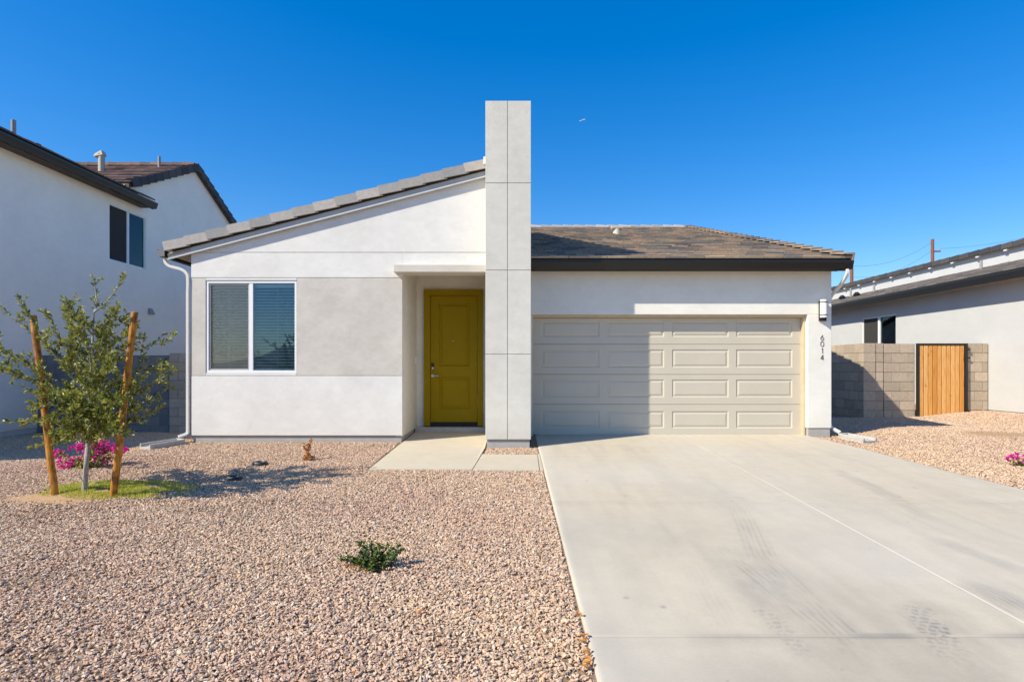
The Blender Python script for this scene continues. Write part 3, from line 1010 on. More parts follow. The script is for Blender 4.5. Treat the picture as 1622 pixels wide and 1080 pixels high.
fs = MB(); fs.box(.302, 9.736, 2.90, 5.86, 9.76, 3.07); fs.box(.302, 9.76, 2.93, 5.80, GW - .002, 2.955); fs.build('fascia', M['fascia'], H)
vt = MB(); vx, vy = 2.87, 15.3; vz = 3.085 + .31 * (vy - 9.62)
vt.tube([(vx, vy, vz - .05), (vx, vy, vz + .17)], [.12, .085], 14); vt.box(vx - .155, vy - .09, vz + .165, vx + .155, vy + .09, vz + .235)
vt.build('roof_vent', M['ventbeige'], H, bevel=.01)

# ---- downspouts
ds = MB()
pts = smooth_path([(-5.84, 9.42, 3.08), (-5.84, 9.42, 2.99), (-5.76, 9.42, 2.92), (-5.56, 9.42, 2.86), (-5.465, 9.42, 2.76), (-5.462, 9.42, 2.5)], 5)
pts += [Vector((-5.462, 9.42, .22))]
pts += smooth_path([(-5.462, 9.42, .16), (-5.475, 9.41, .10), (-5.58, 9.34, .055)], 4)
ds.tube(pts, .034, 4, True)
ds.build('downspout', M['trim'], H, bevel=.006)
ds = MB()
pts = smooth_path([(5.80, 9.68, 2.92), (5.80, 9.68, 2.82), (5.79, 9.86, 2.66), (5.757, 10.08, 2.50), (5.754, 10.14, 2.36)], 5)
pts += [Vector((5.754, 10.14, .30))]
pts += smooth_path([(5.754, 10.14, .22), (5.77, 10.08, .13), (5.83, 9.92, .06)], 4)
ds.tube(pts, .034, 4, True)
ds.build('downspout', M['trim'], H, bevel=.006)


def splash(p0, p1, label):
    p0, p1 = Vector((p0[0], p0[1], ground(*p0) + .02)), Vector((p1[0], p1[1], ground(*p1) + .02))
    d = (p1 - p0); L = d.length; d.normalize(); s = d.cross(Vector((0, 0, 1))).normalized(); u = s.cross(d)
    r = empty('splash_block', p0, label, 'splash block', 'precast concrete splash blocks under the downspouts')
    tr = MB()
    w0, w1 = .11, .15
    A = [p0 - s * w0, p1 - s * w1, p1 + s * w1, p0 + s * w0]
    tr.hexa([q - u * .02 for q in A], [q + u * .025 for q in A])
    tr.build('trough_floor', M['precast'], r)
    for sg in (-1, 1):
        m = MB()
        B = [p0 + s * sg * w0, p1 + s * sg * w1, p1 + s * sg * (w1 - .03), p0 + s * sg * (w0 - .03)]
        m.hexa([q + u * .024 for q in B], [q + u * .075 for q in B]); m.build('trough_side', M['precast'], r, bevel=.006)
    m = MB(); B = [p0 - s * w0, p0 + s * w0, p0 + s * w0 - d * -.03, p0 - s * w0 - d * -.03]
    m.hexa([q + u * .0235 for q in B], [q + u * .078 for q in B]); m.build('trough_end', M['precast'], r, bevel=.006)
    return r


splash((-5.50, 9.30), (-5.78, 8.80), 'concrete splash block on gravel at the white downspout left of the window')
splash((5.84, 9.86), (6.00, 9.36), 'concrete splash block on gravel beside the garage pier')

# ================================================================== LEFT NEIGHBOUR
NL = empty('house', (-10.9, 12, -.2), 'tall two-storey white stucco house in shade at the left with brown tiled gable', 'house')
XW = -10.9
w = MB()
wy0, wy1, wz0, wz1 = 15.12, 16.66, 4.13, 5.68
NF = 6.75
w.box(-11.1, NF, -.15, XW, wy0, 6.02); w.box(-11.1, wy1, -.15, XW, 26, 6.02)
w.box(-11.1, wy0, -.15, XW, wy1, wz0); w.box(-11.1, wy0, wz1, XW, wy1, 6.02)
w.box(-19, NF + .01, -.15, -11.1, NF + .2, 6.0); w.box(-19, 25.8, -.15, -11.1, 25.99, 6.0); w.box(-19, NF + .2, -.15, -18.8, 25.8, 6.0)
w.build('wall', M['nbwall'], NL)
w = MB(); w.prism([(15.0, 6.02), (23.3, 6.02), (19.15, 8.02)], 'x', -11.05, XW); w.build('gable_wall', M['nbwall'], NL)
w = MB(); w.box(-11.08, NF + .02, -.7, XW - .02, 26, -.149); w.build('foundation', M['trim'], NL)


def neighbour_window(parent, X, sgn, y0, y1, z0, z1, dark_first, slat, scr):
    """window in a wall x = X whose outside faces sgn*x"""
    o = empty('window', (0, 0, 0)); o.parent = parent; o.location = Vector((X, (y0 + y1) / 2, z0)) - parent.location
    q = lambda d: X - sgn * d
    ym = (y0 + y1) / 2
    m = MB()
    m.box(q(.02), y0, z0, q(.08), y1, z0 + .04); m.box(q(.02), y0, z1 - .04, q(.08), y1, z1)
    m.box(q(.02), y0, z0 + .04, q(.08), y0 + .04, z1 - .04); m.box(q(.02), y1 - .04, z0 + .04, q(.08), y1, z1 - .04); m.box(q(.015), ym - .04, z0 + .04, q(.085), ym + .04, z1 - .04)
    m.build('frame', M['vinyl'], o)
    a, b = (y0 + .04, ym - .04), (ym + .04, y1 - .04)
    s_, c_ = (a, b) if dark_first else (b, a)
    m = MB(); m.box(q(.045), s_[0], z0 + .04, q(.046), s_[1], z1 - .04); m.build('insect_screen', scr, o)
    m = MB(); m.box(q(.06), c_[0], z0 + .04, q(.064), c_[1], z1 - .04); m.build('pane', M['glassnb'], o)
    m = MB(); m.box(q(.066), s_[0], z0 + .04, q(.07), s_[1], z1 - .04); m.build('pane', M['glassnb'], o)
    blind('blind', slat, o, 'y', y0 + .045, y1 - .045, q(.105), z0 + .045, z1 - .03, tilt=-40, cords=2)
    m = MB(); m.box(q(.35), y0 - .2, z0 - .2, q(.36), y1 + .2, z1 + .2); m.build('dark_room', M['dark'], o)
    return o


neighbour_window(NL, XW, 1, wy0, wy1, wz0, wz1, True, M['slatdark'], M['screennb'])
# roof along the side: eave x = -10.45
PT = .45
t = MB(); tiles(t, (-10.42, NF - .12, 6.07), (0, 1, 0), (-1, 0, PT), 16.3 - NF + .12, 5.2); t.build('roof', M['tilebrown'], NL, tints=True)
t = MB(); t.prism([(-10.50, 5.94), (-15.3, 5.94 + 4.8 * PT), (-15.3, 6.05 + 4.8 * PT), (-10.50, 6.05)], 'y', NF - .1, 16.3); t.build('roof_deck', M['fascia'], NL)
t = MB(); gutter(t, 'y', NF - .1, 16.45, -10.42, -10.53, 5.88, 6.05); t.build('gutter', M['black'], NL)
t = MB(); t.box(-10.56, NF - .1, 5.86, -10.53, 16.42, 6.06); t.box(-10.90, NF - .1, 5.905, -10.56, 16.42, 5.93); t.build('fascia', M['fascia'], NL)
# gable roof, ridge along x
PG = .50; XG = -10.74
t = MB()
tiles(t, (-17, 15.75, 8.12 - 3.40 * PG), (1, 0, 0), (0, 1, PG), 17 - 10.76, 3.40 * 1.118)
tiles(t, (-17, 23.4, 8.12 - 4.25 * PG), (1, 0, 0), (0, -1, PG), 17 - 10.76, 4.25 * 1.118)
t.build('gable_roof', M['tilebrown'], NL, tints=True)
t = MB(); t.prism([(15.75, 7.98 - 3.40 * PG), (19.15, 7.98), (23.4, 7.98 - 4.25 * PG), (23.4, 8.11 - 4.25 * PG), (19.15, 8.11), (15.75, 8.11 - 3.40 * PG)], 'x', -17, XG - .06); t.build('gable_deck', M['fascia'], NL)
t = MB()
rake_tiles(t, (XG, 15.8, 8.2 - 3.35 * PG), (XG, 19.16, 8.2), (1, 0, 0), (0, -.447, .894), drop=.24, ln=.36, lift=.04)
rake_tiles(t, (XG, 23.4, 8.2 - 4.25 * PG), (XG, 19.14, 8.2), (1, 0, 0), (0, .447, .894), drop=.24, ln=.36, lift=.04)
t.build('rake_tile', M['tiledark'], NL, tints=True)
t = MB()
x = -17
while x < -11.1:
    t.hexa([(x, 19.0, 8.12), (x + .4, 19.0, 8.10), (x + .4, 19.3, 8.10), (x, 19.3, 8.12)], [(x, 19.05, 8.24), (x + .4, 19.05, 8.21), (x + .4, 19.25, 8.21), (x, 19.25, 8.24)], random.random()); x += .36
t.build('ridge_tile', M['tilebrown'], NL, tints=True)


def pipe(parent, name, x, y, z0, z1, r, m, hood=False):
    b = MB(); b.tube([(x, y, z0), (x, y, z1)], r, 10)
    if hood:
        b.tube([(x, y, z1 - .02), (x - .02, y, z1 + .07)], [r * 1.0, r * 1.2], 10)
        b.hexa([(x - .19, y - .10, z1 - .03), (x + .10, y - .10, z1 + .03), (x + .10, y + .10, z1 + .03), (x - .19, y + .10, z1 - .03)],
               [(x - .15, y - .09, z1 + .06), (x + .05, y - .09, z1 + .17), (x + .05, y + .09, z1 + .17), (x - .15, y + .09, z1 + .06)])
    return b.build(name, m, parent)


pipe(NL, 'vent_pipe', -11.6, 13.0, 6.4, 6.97, .05, M['ventgrey'])
b = MB(); b.box(-11.75, 13.35, 6.50, -11.35, 13.5, 6.60); b.build('roof_vent', M['tilebrown'], NL, bevel=.03)
pipe(NL, 'flue_vent', -13.15, 17.9, 7.3, 7.98, .09, M['ventbeige'], True)
pipe(NL, 'vent_pipe', -11.87, 18.8, 7.7, 8.32, .045, M['ventgrey'])
b = MB(); b.hexa([(XW, 16.72, 2.82), (XW + .10, 16.72, 2.82), (XW + .10, 16.92, 2.82), (XW, 16.92, 2.82)], [(XW, 16.74, 3.0), (XW + .03, 16.74, 3.0), (XW + .03, 16.9, 3.0), (XW, 16.9, 3.0)])
b.build('wall_vent', M['ventgrey'], NL)

# ================================================================== RIGHT NEIGHBOUR
XR = 11.72
NR = empty('house', (XR, 16, .15), 'white stucco house at the right with charcoal gutter and raised clerestory roof', 'house')
w = MB()
ry0, ry1, rz0, rz1 = 17.05, 18.71, 1.25, 2.863
w.box(XR, 8.8, .184, XR + .2, ry0, 3.33); w.box(XR, ry1, .184, XR + .2, 30, 3.33); w.box(XR, ry0, .184, XR + .2, ry1, rz0); w.box(XR, ry0, rz1, XR + .2, ry1, 3.33)
w.box(XR + .2, 8.8, .184, 22, 9.0, 3.33)
w.build('wall', M['nbwall2'], NR)
w = MB(); w.box(XR + .02, 8.82, -.5, XR + .2, 30, .183); w.build('foundation', M['trim'], NR)
neighbour_window(NR, XR, -1, ry0, ry1, rz0, rz1, False, M['slatgreen'], M['screennb'])
XE = 11.19
RP = .26
t = MB(); tiles(t, (XE + .02, 8.4, 3.41), (0, 1, 0), (1, 0, RP), 21.2, 3.35); t.build('roof', M['tilegreyroof'], NR, tints=True)
t = MB(); t.prism([(XE + .06, 3.29), (14.5, 3.29 + RP * 3.25), (14.5, 3.405 + RP * 3.25), (XE + .06, 3.405)], 'y', 8.42, 29.5); t.build('roof_deck', M['fascia'], NR)
t = MB(); gutter(t, 'y', 8.4, 29.5, XE, XE + .12, 3.225, 3.405); t.build('gutter', M['gutgrey'], NR)
t = MB(); t.box(XE + .12, 8.42, 3.21, XE + .145, 29.5, 3.40); t.box(XE + .145, 8.42, 3.25, XR, 29.5, 3.27); t.build('fascia', M['soffit'], NR)
XU = 14.28
t = MB(); t.box(XU, 9.0, 3.9, XU + .2, 30, 4.68); t.build('clerestory_wall', M['nbwall2'], NR)
UZ = 4.655; OV = .12
t = MB()
tiles(t, (XU - OV - .02, 8.6, UZ + .03), (0, 1, 0), (1, 0, .2), 21.2, 4.0, th=.04); t.build('upper_roof', M['tiledark'], NR, tints=True)
t = MB(); rake_tiles(t, (XU - OV - .03, 8.6, UZ + .12), (XU - OV - .03, 29.8, UZ + .12), (-1, 0, 0), (0, 0, 1), drop=.15, ln=.38, lift=.014); t.build('rake_tile', M['tiledark'], NR, tints=True)
t = MB(); t.prism([(XU - OV, UZ - .04), (XU + 2, UZ + .36), (XU + 2, UZ + .42), (XU - OV, UZ + .02)], 'y', 8.65, 29.7); t.build('upper_soffit', M['soffit'], NR)
y = 9.2
while y < 29.4:
    b = MB(); b.hexa([(XU - OV - .01, y, UZ - .09), (XU, y, UZ - .07), (XU, y + .1, UZ - .07), (XU - OV - .01, y + .1, UZ - .09)], [(XU - OV - .01, y, UZ - .045), (XU, y, UZ - .01), (XU, y + .1, UZ - .01), (XU - OV - .01, y + .1, UZ - .045)])
    b.build('rafter_tail', M['trim'], NR); y += .97
rz = lambda x: 3.43 + RP * (x - XE)
for (px, xx, hh) in ((1554, 13.7, .26), (1384.5, 13.7, .24), (1347.5, 13.3, .36)):
    yy = xx * F / (px - CX); pipe(NR, 'vent_pipe', xx, yy, rz(xx) - .05, rz(xx) + hh, .036, M['ventgrey'])
for (px, xx) in ((1334, 13.0), (1357, 13.0)):
    yy = xx * F / (px - CX); b = MB(); b.tube([(xx, yy, rz(xx)), (xx, yy, rz(xx) + .08), (xx, yy, rz(xx) + .17)], [.08, .13, .05], 10); b.build('roof_vent', M['blackmetal'], NR)


# ================================================================== BLOCK WALLS, GATE
def cmu(name, p0, p1, z0, z1, thick, mat, label, holes=None, group=None, cap=False, parent=None):
    p0, p1 = Vector((p0[0], p0[1], 0)), Vector((p1[0], p1[1], 0))
    d = (p1 - p0); L = d.length; d.normalize(); s = Vector((-d.y, d.x, 0))
    mb = MB(); core = MB()
    n = int(round((z1 - z0) / (.235 if p0.x > 5 else .2))); h = (z1 - z0) / n
    def hx(m, a, b, t0, t1, za, zb, tint=.5):
        A = [p0 + d * a + s * t0, p0 + d * b + s * t0, p0 + d * b + s * t1, p0 + d * a + s * t1]
        m.hexa([(q.x, q.y, za) for q in A], [(q.x, q.y, zb) for q in A], tint)
    g = .006
    for r in range(n):
        a = -.2 if r % 2 else 0.0
        while a < L - .01:
            u0, u1 = max(0, a), min(L, a + .4)
            a += .4
            if u1 - u0 < .03: continue
            if holes and r == holes[0] and any(u0 - .05 < q < u1 + .05 for q in holes[1]): 
                continue
            j = random.uniform(0, .003)
            hx(mb, u0 + (g if u0 > 0 else 0), u1 - (g if u1 < L else 0), -j, thick + j, z0 + r * h + g, z0 + (r + 1) * h - (g if r < n - 1 else 0), random.random())
    W = empty(name, (p0.x, p0.y, z0), label, 'wall', group)
    hx(core, .004, L - .004, .007, thick - .007, z0, z1 - .006)
    mb.build('block', mat, W, bevel=.004, tints=True)
    core.build('mortar', M['mortar'], W)
    return W


# right-hand property wall running back between the houses, the gate wall and its stub
WZ0, WZ1 = -.30, 1.816
cmu('block_wall', (8.91, 13.70), (8.91, 29.0), WZ0, WZ1, .29, M['cmu'], 'tan block wall running back between the garage side and the right house')
cmu('block_wall', (8.922, 13.72), (9.115, 13.72), WZ0, WZ1, .2, M['cmu'], 'narrow tan block wall end at the corner left of the dark vertical joint')
cmu('block_wall', (9.14, 13.73), (9.90, 13.73), WZ0, WZ1 - .012, .2, M['cmu'], 'tan block wall panel between the dark vertical joint and the cedar gate')
cmu('block_wall', (11.17, 13.73), (11.69, 13.73), WZ0, WZ1, .2, M['cmu'], 'short tan block stub between the gate and the right house')
# left-hand walls in the shade
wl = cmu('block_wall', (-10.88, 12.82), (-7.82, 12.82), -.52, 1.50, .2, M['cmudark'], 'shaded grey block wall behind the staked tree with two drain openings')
for px in (203, 213):
    x = (px - CX) * 12.82 / F
    b = MB(); z = CZ - (686 - HY) * 12.82 / F
    b.box(x - .06, 12.812, z - .055, x + .06, 12.83, z + .055); b.build('drain_opening', M['dark'], wl)
cmu('block_wall', (-7.80, 12.72), (-7.42, 12.72), -.52, 1.545, .4, M['cmu'], 'block pilaster in shade beside the left downspout')
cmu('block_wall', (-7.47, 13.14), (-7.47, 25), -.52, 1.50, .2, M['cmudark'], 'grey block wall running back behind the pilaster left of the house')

GT = empty('gate', (10.53, 13.70, 0), 'cedar picket gate in a black steel frame between block walls', 'gate')
gx0, gx1, gz0, gz1 = 9.925, 11.145, -.015, 1.812
gy = 13.70
b = MB(); fw = .045
b.box(gx0, gy - .03, gz0, gx0 + fw, gy + .03, gz1); b.box(gx1 - .062, gy - .045, gz0, gx1, gy + .03, gz1)
b.box(gx0 + fw, gy - .03, gz1 - fw, gx1 - .062, gy + .03, gz1); b.box(gx0 + fw, gy - .03, gz0, gx1 - .062, gy + .03, gz0 + fw)
b.box(gx0 + fw, gy + .012, .9, gx1 - .062, gy + .03, .95)
b.build('gate_frame', M['blackmetal'], GT)
MB().box(gx0 + fw, gy + .031, gz0 + fw, gx1 - .062, gy + .036, gz1 - fw).build('gap_shade_panel', M['dark'], GT)  # near-black sheet added as painted shade for the gaps between pickets
xs0 = gx0 + fw + .004; xs1 = gx1 - .066; n = 10; pw = (xs1 - xs0) / n
for i in range(n):
    b = MB(); y = gy - .010 + random.uniform(-.002, .002)
    b.box(xs0 + i * pw + .009, y - .01, gz0 + fw + .004, xs0 + (i + 1) * pw - .009, y + .01, gz1 - fw - .004, random.random())
    b.build('picket', M['cedar'], GT, tints=True, bevel=.003)
for z in (.25, 1.60):
    b = MB(); b.box(gx0 - .025, gy - .04, z - .04, gx0 + .015, gy - .031, z + .04); b.tube([(gx0 - .01, gy - .045, z - .06), (gx0 - .01, gy - .045, z + .06)], .012, 8); b.build('hinge', M['blackmetal'], GT)
for z in (.16, 1.46, 1.66):
    b = MB(); b.box(gx1 - .01, gy - .05, z - .02, gx1 + .045, gy - .03, z + .02); b.build('latch', M['blackmetal'], GT)

# ================================================================== FAR THINGS
def pole(px, top, Y, label, arm=True):
    q = P(px, top, Y)
    o = empty('utility_pole', (q.x, Y, 0), label, 'utility pole', 'wooden utility poles beyond the right house')
    b = MB(); b.tube([(q.x, Y, -1), (q.x, Y, q.z)], [.19, .13], 10); b.build('shaft', M['pole'], o)
    if arm:
        b = MB(); z = q.z - 1.15
        b.box(q.x + .1, Y - .06, z - .06, q.x + .75, Y + .06, z + .06); b.build('bracket_arm', M['pole'], o)
        b = MB(); b.tube([(q.x + .68, Y, z + .06), (q.x + .68, Y, z + .28)], .05, 8); b.build('insulator', M['ventgrey'], o)
    return q


q1 = pole(1477, 379, 53, 'weathered red-brown utility pole standing above the right house roofline')
q2 = pole(1349, 414, 50, 'rusty orange utility pole just past the corner of the garage roof', False)


def wire(a, b, sag, label):
    pts = []
    for i in range(25):
        t = i / 24; p = a.lerp(b, t); p.z -= sag * 4 * t * (1 - t); pts.append(p)
    tag(MB().tube(pts, .010, 5).build('power_line', M['wire']), label, 'cable', 'overhead cables strung from the utility poles')


wire(q1 + Vector((0, 0, -.25)), q2 + Vector((0, 0, -.4)), .7, 'thin upper overhead cable sloping down left from the tall utility pole')
wire(q1 + Vector((0, 0, -1.0)), q2 + Vector((0, 0, -1.4)), .8, 'thin lower overhead cable sloping down left from the tall utility pole')
wire(q1 + Vector((.68, 0, -.9)), P(1720, 348, 60), .6, 'thin overhead cable running right from the bracket of the tall utility pole')

ap = P(922, 191, 4000)
A = empty('airplane', ap, 'tiny white airplane high in the clear blue sky right of the pillar', 'airplane')
dirv = Vector((.95, .1, .30)).normalized(); sd = Vector((.25, -.95, .1)).normalized()
b = MB(); b.tube([ap - dirv * 20, ap - dirv * 17, ap + dirv * 14, ap + dirv * 22], [.8, 2.1, 2.1, .6], 10); b.build('fuselage', M['air'], A)
b = MB(); u = Vector((0, 0, .5))
A0 = [ap - dirv * 5, ap + dirv * 4, ap + sd * 18 + dirv * 8, ap + sd * 18 + dirv * 5]; b.hexa([p - u for p in A0], [p + u for p in A0])
A0 = [ap - dirv * 5, ap + dirv * 4, ap - sd * 18 + dirv * 8, ap - sd * 18 + dirv * 5]; b.hexa([p - u for p in A0], [p + u for p in A0]); b.build('wing', M['air'], A)
b = MB(); e = ap + dirv * 19; A0 = [e, e + dirv * 4, e + dirv * 5 + Vector((0, 0, 6)), e + dirv * 3 + Vector((0, 0, 6))]; v = sd * .4; b.hexa([p - v for p in A0], [p + v for p in A0]); b.build('tail_fin', M['air'], A)

# ================================================================== PLANTS
def leaf(mb, p, d, nrm, L, W, tint, fold=.25):
    d = d.normalized(); s = d.cross(nrm)
    if s.length < 1e-3: s = d.orthogonal()
    s.normalize(); n = s.cross(d).normalized()
    a = p; m1 = p + d * L * .45; e = p + d * L - n * L * .08
    l0 = p + d * L * .22 + s * W * .42 + n * W * fold; l1 = p + d * L * .6 + s * W * .5 + n * W * fold
    r0 = p + d * L * .22 - s * W * .42 + n * W * fold; r1 = p + d * L * .6 - s * W * .5 + n * W * fold
    i = len(mb.v)
    mb.v += [tuple(x) for x in (a, l0, l1, e, r1, r0, m1)]
    for q in ((0, 6, 2, 1), (6, 3, 2), (0, 5, 4, 6), (6, 4, 3)):
        mb.f.append(tuple(i + k for k in q)); mb.t.append(tint)


def rv(s=1.0): return Vector((random.gauss(0, 1), random.gauss(0, 1), random.gauss(0, 1))).normalized() * s


def shoot(wood, lv, p, d, L, r, depth, dens, ls, up=.25):
    """a wandering twig with leaves; spawns side twigs"""
    n = max(3, int(L / .05)); pts = [p.copy()]; cur = p.copy(); dd = d.normalized()
    for i in range(n):
        dd = (dd + rv(.16) + Vector((0, 0, up * .12))).normalized()
        cur = cur + dd * (L / n); pts.append(cur.copy())
    wood.tube(pts, [max(.0012, r * (1 - .75 * i / n)) for i in range(n + 1)], 5, False)
    for i in range(1, n + 1):
        seg = (pts[i] - pts[i - 1])
        k = dens * seg.length
        cnt = int(k) + (1 if random.random() < k - int(k) else 0)
        for _ in range(cnt):
            q = pts[i - 1].lerp(pts[i], random.random())
            side = rv(); side -= seg.normalized() * side.dot(seg.normalized()); side.normalize()
            ld = (seg.normalized() * .75 + side * .9 + Vector((0, 0, .15))).normalized()
            nn = (Vector((0, 0, 1)) + rv(.75)).normalized()
            sz = ls * random.uniform(.7, 1.25)
            leaf(lv, q, ld, nn, sz, sz * .42, min(1, max(0, random.gauss(.45, .24))))
        if depth > 0 and random.random() < .62:
            side = rv(); side -= seg.normalized() * side.dot(seg.normalized()); side.normalize()
            nd = (seg.normalized() * .7 + side * .75 + Vector((0, 0, .2))).normalized()
            shoot(wood, lv, pts[i], nd, L * random.uniform(.28, .5) * (1.1 - .5 * i / n) + .05, r * .55, depth - 1, dens, ls, up)
    # tip whorl
    for _ in range(4):
        leaf(lv, pts[-1], (dd + rv(.6)).normalized(), (Vector((0, 0, 1)) + rv(.7)).normalized(), ls * random.uniform(.7, 1.1), ls * .4, random.uniform(.4, 1))


TY = 6.10
TB = P(133, 781, TY)
TR_ = empty('tree', (TB.x, TY, TB.z), 'young leafy evergreen tree staked between two orange wooden poles', 'tree')
wood = MB(); lv = MB(); tk = MB()
trunk_px = [(133, 786), (135, 760), (137, 730), (139, 700), (140, 670), (142, 630), (145, 580), (147, 530), (149, 495)]
tp = [P(x, y, TY + .02 * i * (1 if i % 2 else -.5)) for i, (x, y) in enumerate(trunk_px)]
tk.tube(smooth_path(tp, 4), [.030 * (1 - .78 * i / 32) for i in range(33)], 9)
random.seed(21)
BR = [  # start on trunk (index), way point, tip, depth offset
    (3, (85, 668), (18, 668), -.10, .7), (4, (80, 615), (2, 585), -.25, .9), (4, (60, 590), (-8, 545), .15, .9), (5, (80, 555), (8, 492), .1, .8), (5, (85, 560), (32, 478), -.15, .9),
    (6, (100, 545), (78, 502), -.2, 1.0), (6, (118, 530), (103, 492), .1, 1.0), (7, (128, 510), (112, 488), -.1, .9), (8, (154, 480), (149, 447), 0, .55), (8, (172, 474), (193, 447), .05, .55),
    (7, (165, 515), (182, 492), -.15, 1.0), (6, (180, 545), (208, 520), .2, .9), (6, (195, 560), (262, 541), -.1, .75), (5, (205, 590), (252, 580), .15, .8), (4, (210, 625), (272, 590), -.15, .7),
    (4, (200, 650), (265, 617), .0, .7), (3, (195, 675), (250, 649), -.1, .6), (3, (170, 690), (205, 668), .3, 1.0), (3, (115, 690), (75, 690), .25, 1.0), (4, (120, 650), (90, 640), -.5, 1.2),
    (4, (160, 650), (185, 640), -.5, 1.2), (5, (130, 600), (110, 575), -.55, 1.2), (5, (160, 600), (180, 580), -.5, 1.2), (5, (140, 590), (135, 560), .55, 1.2), (4, (110, 640), (70, 620), .5, 1.2),
    (4, (170, 640), (205, 620), .5, 1.2), (6, (140, 550), (128, 525), -.4, 1.1), (6, (158, 550), (165, 525), .4, 1.1), (3, (130, 680), (112, 670), -.55, 1.2), (3, (155, 685), (170, 680), -.5, 1.2), (3, (140, 690), (150, 690), .5, 1.1)]
for k, w_, t_, dy, den in BR:
    den *= .76 if k >= 5 else .98
    a = tp[k]; m = P(w_[0], w_[1], TY + dy * .55); e = P(t_[0], t_[1], TY + dy)
    c = smooth_path([a, m, e], 8)
    n = len(c)
    wood.tube(c, [.011 * (1 - .82 * i / n) for i in range(n)], 6, False)
    for i in range(2, n):
        seg = c[i] - c[i - 1]
        for _ in range(int(11 * den * (1.0 if i > 4 else .6) * seg.length / .07)):
            q = c[i - 1].lerp(c[i], random.random()); side = rv()
            ld = (seg.normalized() * .8 + side * .8).normalized(); s_ = random.uniform(.036, .062)
            leaf(lv, q, ld, (Vector((0, 0, 1)) + rv(.8)).normalized(), s_, s_ * .42, min(1, max(0, random.gauss(.45, .25))))
        if i >= 3 and random.random() < .78 * den:
            side = rv(); sd_ = seg.normalized(); side -= sd_ * side.dot(sd_); side.normalize()
            tl = random.uniform(.10, .30) * (1.15 - .7 * i / n) * (.55 + .6 * min(den, 1))
            shoot(wood, lv, c[i], (sd_ * .7 + side * .8 + Vector((0, 0, .25))).normalized(), tl, .004, 1 if random.random() < .7 * den else 0, 95 * min(den, 1.1), .048)
    shoot(wood, lv, c[-1], (c[-1] - c[-3]).normalized(), .06, .0025, 0, 95, .046)
shoot(wood, lv, P(134, 770, TY - .02), Vector((-.25, -.1, 1)), .32, .004, 0, 12, .03)
tk.build('trunk', M['bark'], TR_, smooth=True)
wood.build('branches', M['bark'], TR_, smooth=True)
lv.build('crown', M['leaf'], TR_, tints=True)


def stake(b, t, Yb, Yt, label):
    p0, p1 = P(b[0], b[1], Yb), P(t[0], t[1], Yt)
    o = empty('tree_stake', p0, label, 'tree stake', 'orange wooden stakes holding the young tree')
    m = MB(); d = (p1 - p0).normalized(); pts = []; n = 12
    for i in range(n + 1):
        q = p0.lerp(p1, i / n) - (d * .12 if i == 0 else Vector((0, 0, 0))); q += Vector((random.uniform(-.003, .003), random.uniform(-.003, .003), 0)); pts.append(q)
    m.tube(pts, [.035 - .003 * i / n + random.uniform(-.002, .002) for i in range(n + 1)], 14); m.build('pole', M['stake'], o, smooth=False, bevel=.004)
    return p0, p1, o


s0 = stake((87, 783), (53, 500), 6.0, 6.1, 'orange wooden stake leaning left on the left side of the young tree')
s1 = stake((180, 783), (213.5, 494), 5.98, 5.95, 'orange wooden stake leaning right on the right side of the young tree')
for (p0, p1, o), f in ((s0, .50), (s1, .535)):
    q = p0.lerp(p1, f); tq = tp[5] if False else tp[4] + (tp[5] - tp[4]) * .8
    m = MB(); d = (p1 - p0).normalized()
    pts = [q + Vector((math.cos(t) * .037, math.sin(t) * .037, 0)) for t in np.linspace(0, 2 * math.pi, 15)]
    m.tube(pts, .004, 5, False); m.tube([q, q.lerp(tq, .5) + Vector((0, 0, -.02)), tq], .005, 5); m.build('tie_wire', M['ventgrey'], o)

# bougainvillea
def bougain(cxp, base_py, Y, blobs, label, green=90, name='bougainvillea'):
    b0 = P(cxp, base_py, Y)
    b0.z = ground(b0.x, b0.y)
    o = empty(name, b0, label, 'shrub', 'magenta bougainvillea shrubs in the gravel')
    st_, lf, br = MB(), MB(), MB()
    for (px, py, r, n) in blobs:
        c = P(px, py, Y + random.uniform(-.15, .15))
        mid = b0.lerp(c, .5) + rv(.04)
        pth = smooth_path([b0, mid, c], 5); st_.tube(pth, [.006 - .004 * i / len(pth) for i in range(len(pth))], 5, False)
        for i in range(int(green * r / .12)):
            t = random.uniform(.3, 1); q = pth[int(t * (len(pth) - 1))] + rv(random.uniform(0, r * .9)); q.z = max(q.z, b0.z + .02)
            leaf(lf, q, rv(), (Vector((0, 0, 1)) + rv(.6)).normalized(), random.uniform(.025, .045), .022, random.uniform(.2, 1))
        for i in range(n):
            q = c + Vector((random.gauss(0, r * .5), random.gauss(0, r * .5), random.gauss(0, r * .34)))
            dd = rv()
            for k in range(3):
                leaf(br, q, (dd + rv(.9)).normalized(), rv(), random.uniform(.026, .036), .03, random.random(), .15)
    st_.build('stem', M['bark'], o); lf.build('foliage', M['leaf'], o, tints=True); br.build('blossom', M['bract'], o, tints=True)
    return o


random.seed(5)
bougain(143, 740, 7.45, [(157, 704, .14, 75), (128, 707, .10, 40), (106, 733, .12, 55), (92, 716, .06, 22), (171, 712, .12, 55), (187, 710, .07, 30), (168, 724, .12, 45), (120, 728, .08, 12), (150, 722, .1, 14), (196, 712, .05, 14), (130, 722, .08, 10), (88, 718, .05, 8)],
        'magenta bougainvillea shrub flowering behind the staked tree', 110)
bougain(1612, 735, 7.55, [(1602, 726, .05, 12), (1609, 723, .05, 12), (1622, 730, .08, 8), (1632, 722, .10, 25), (1640, 730, .12, 10)], 'small magenta bougainvillea on the gravel at the right edge', 40)

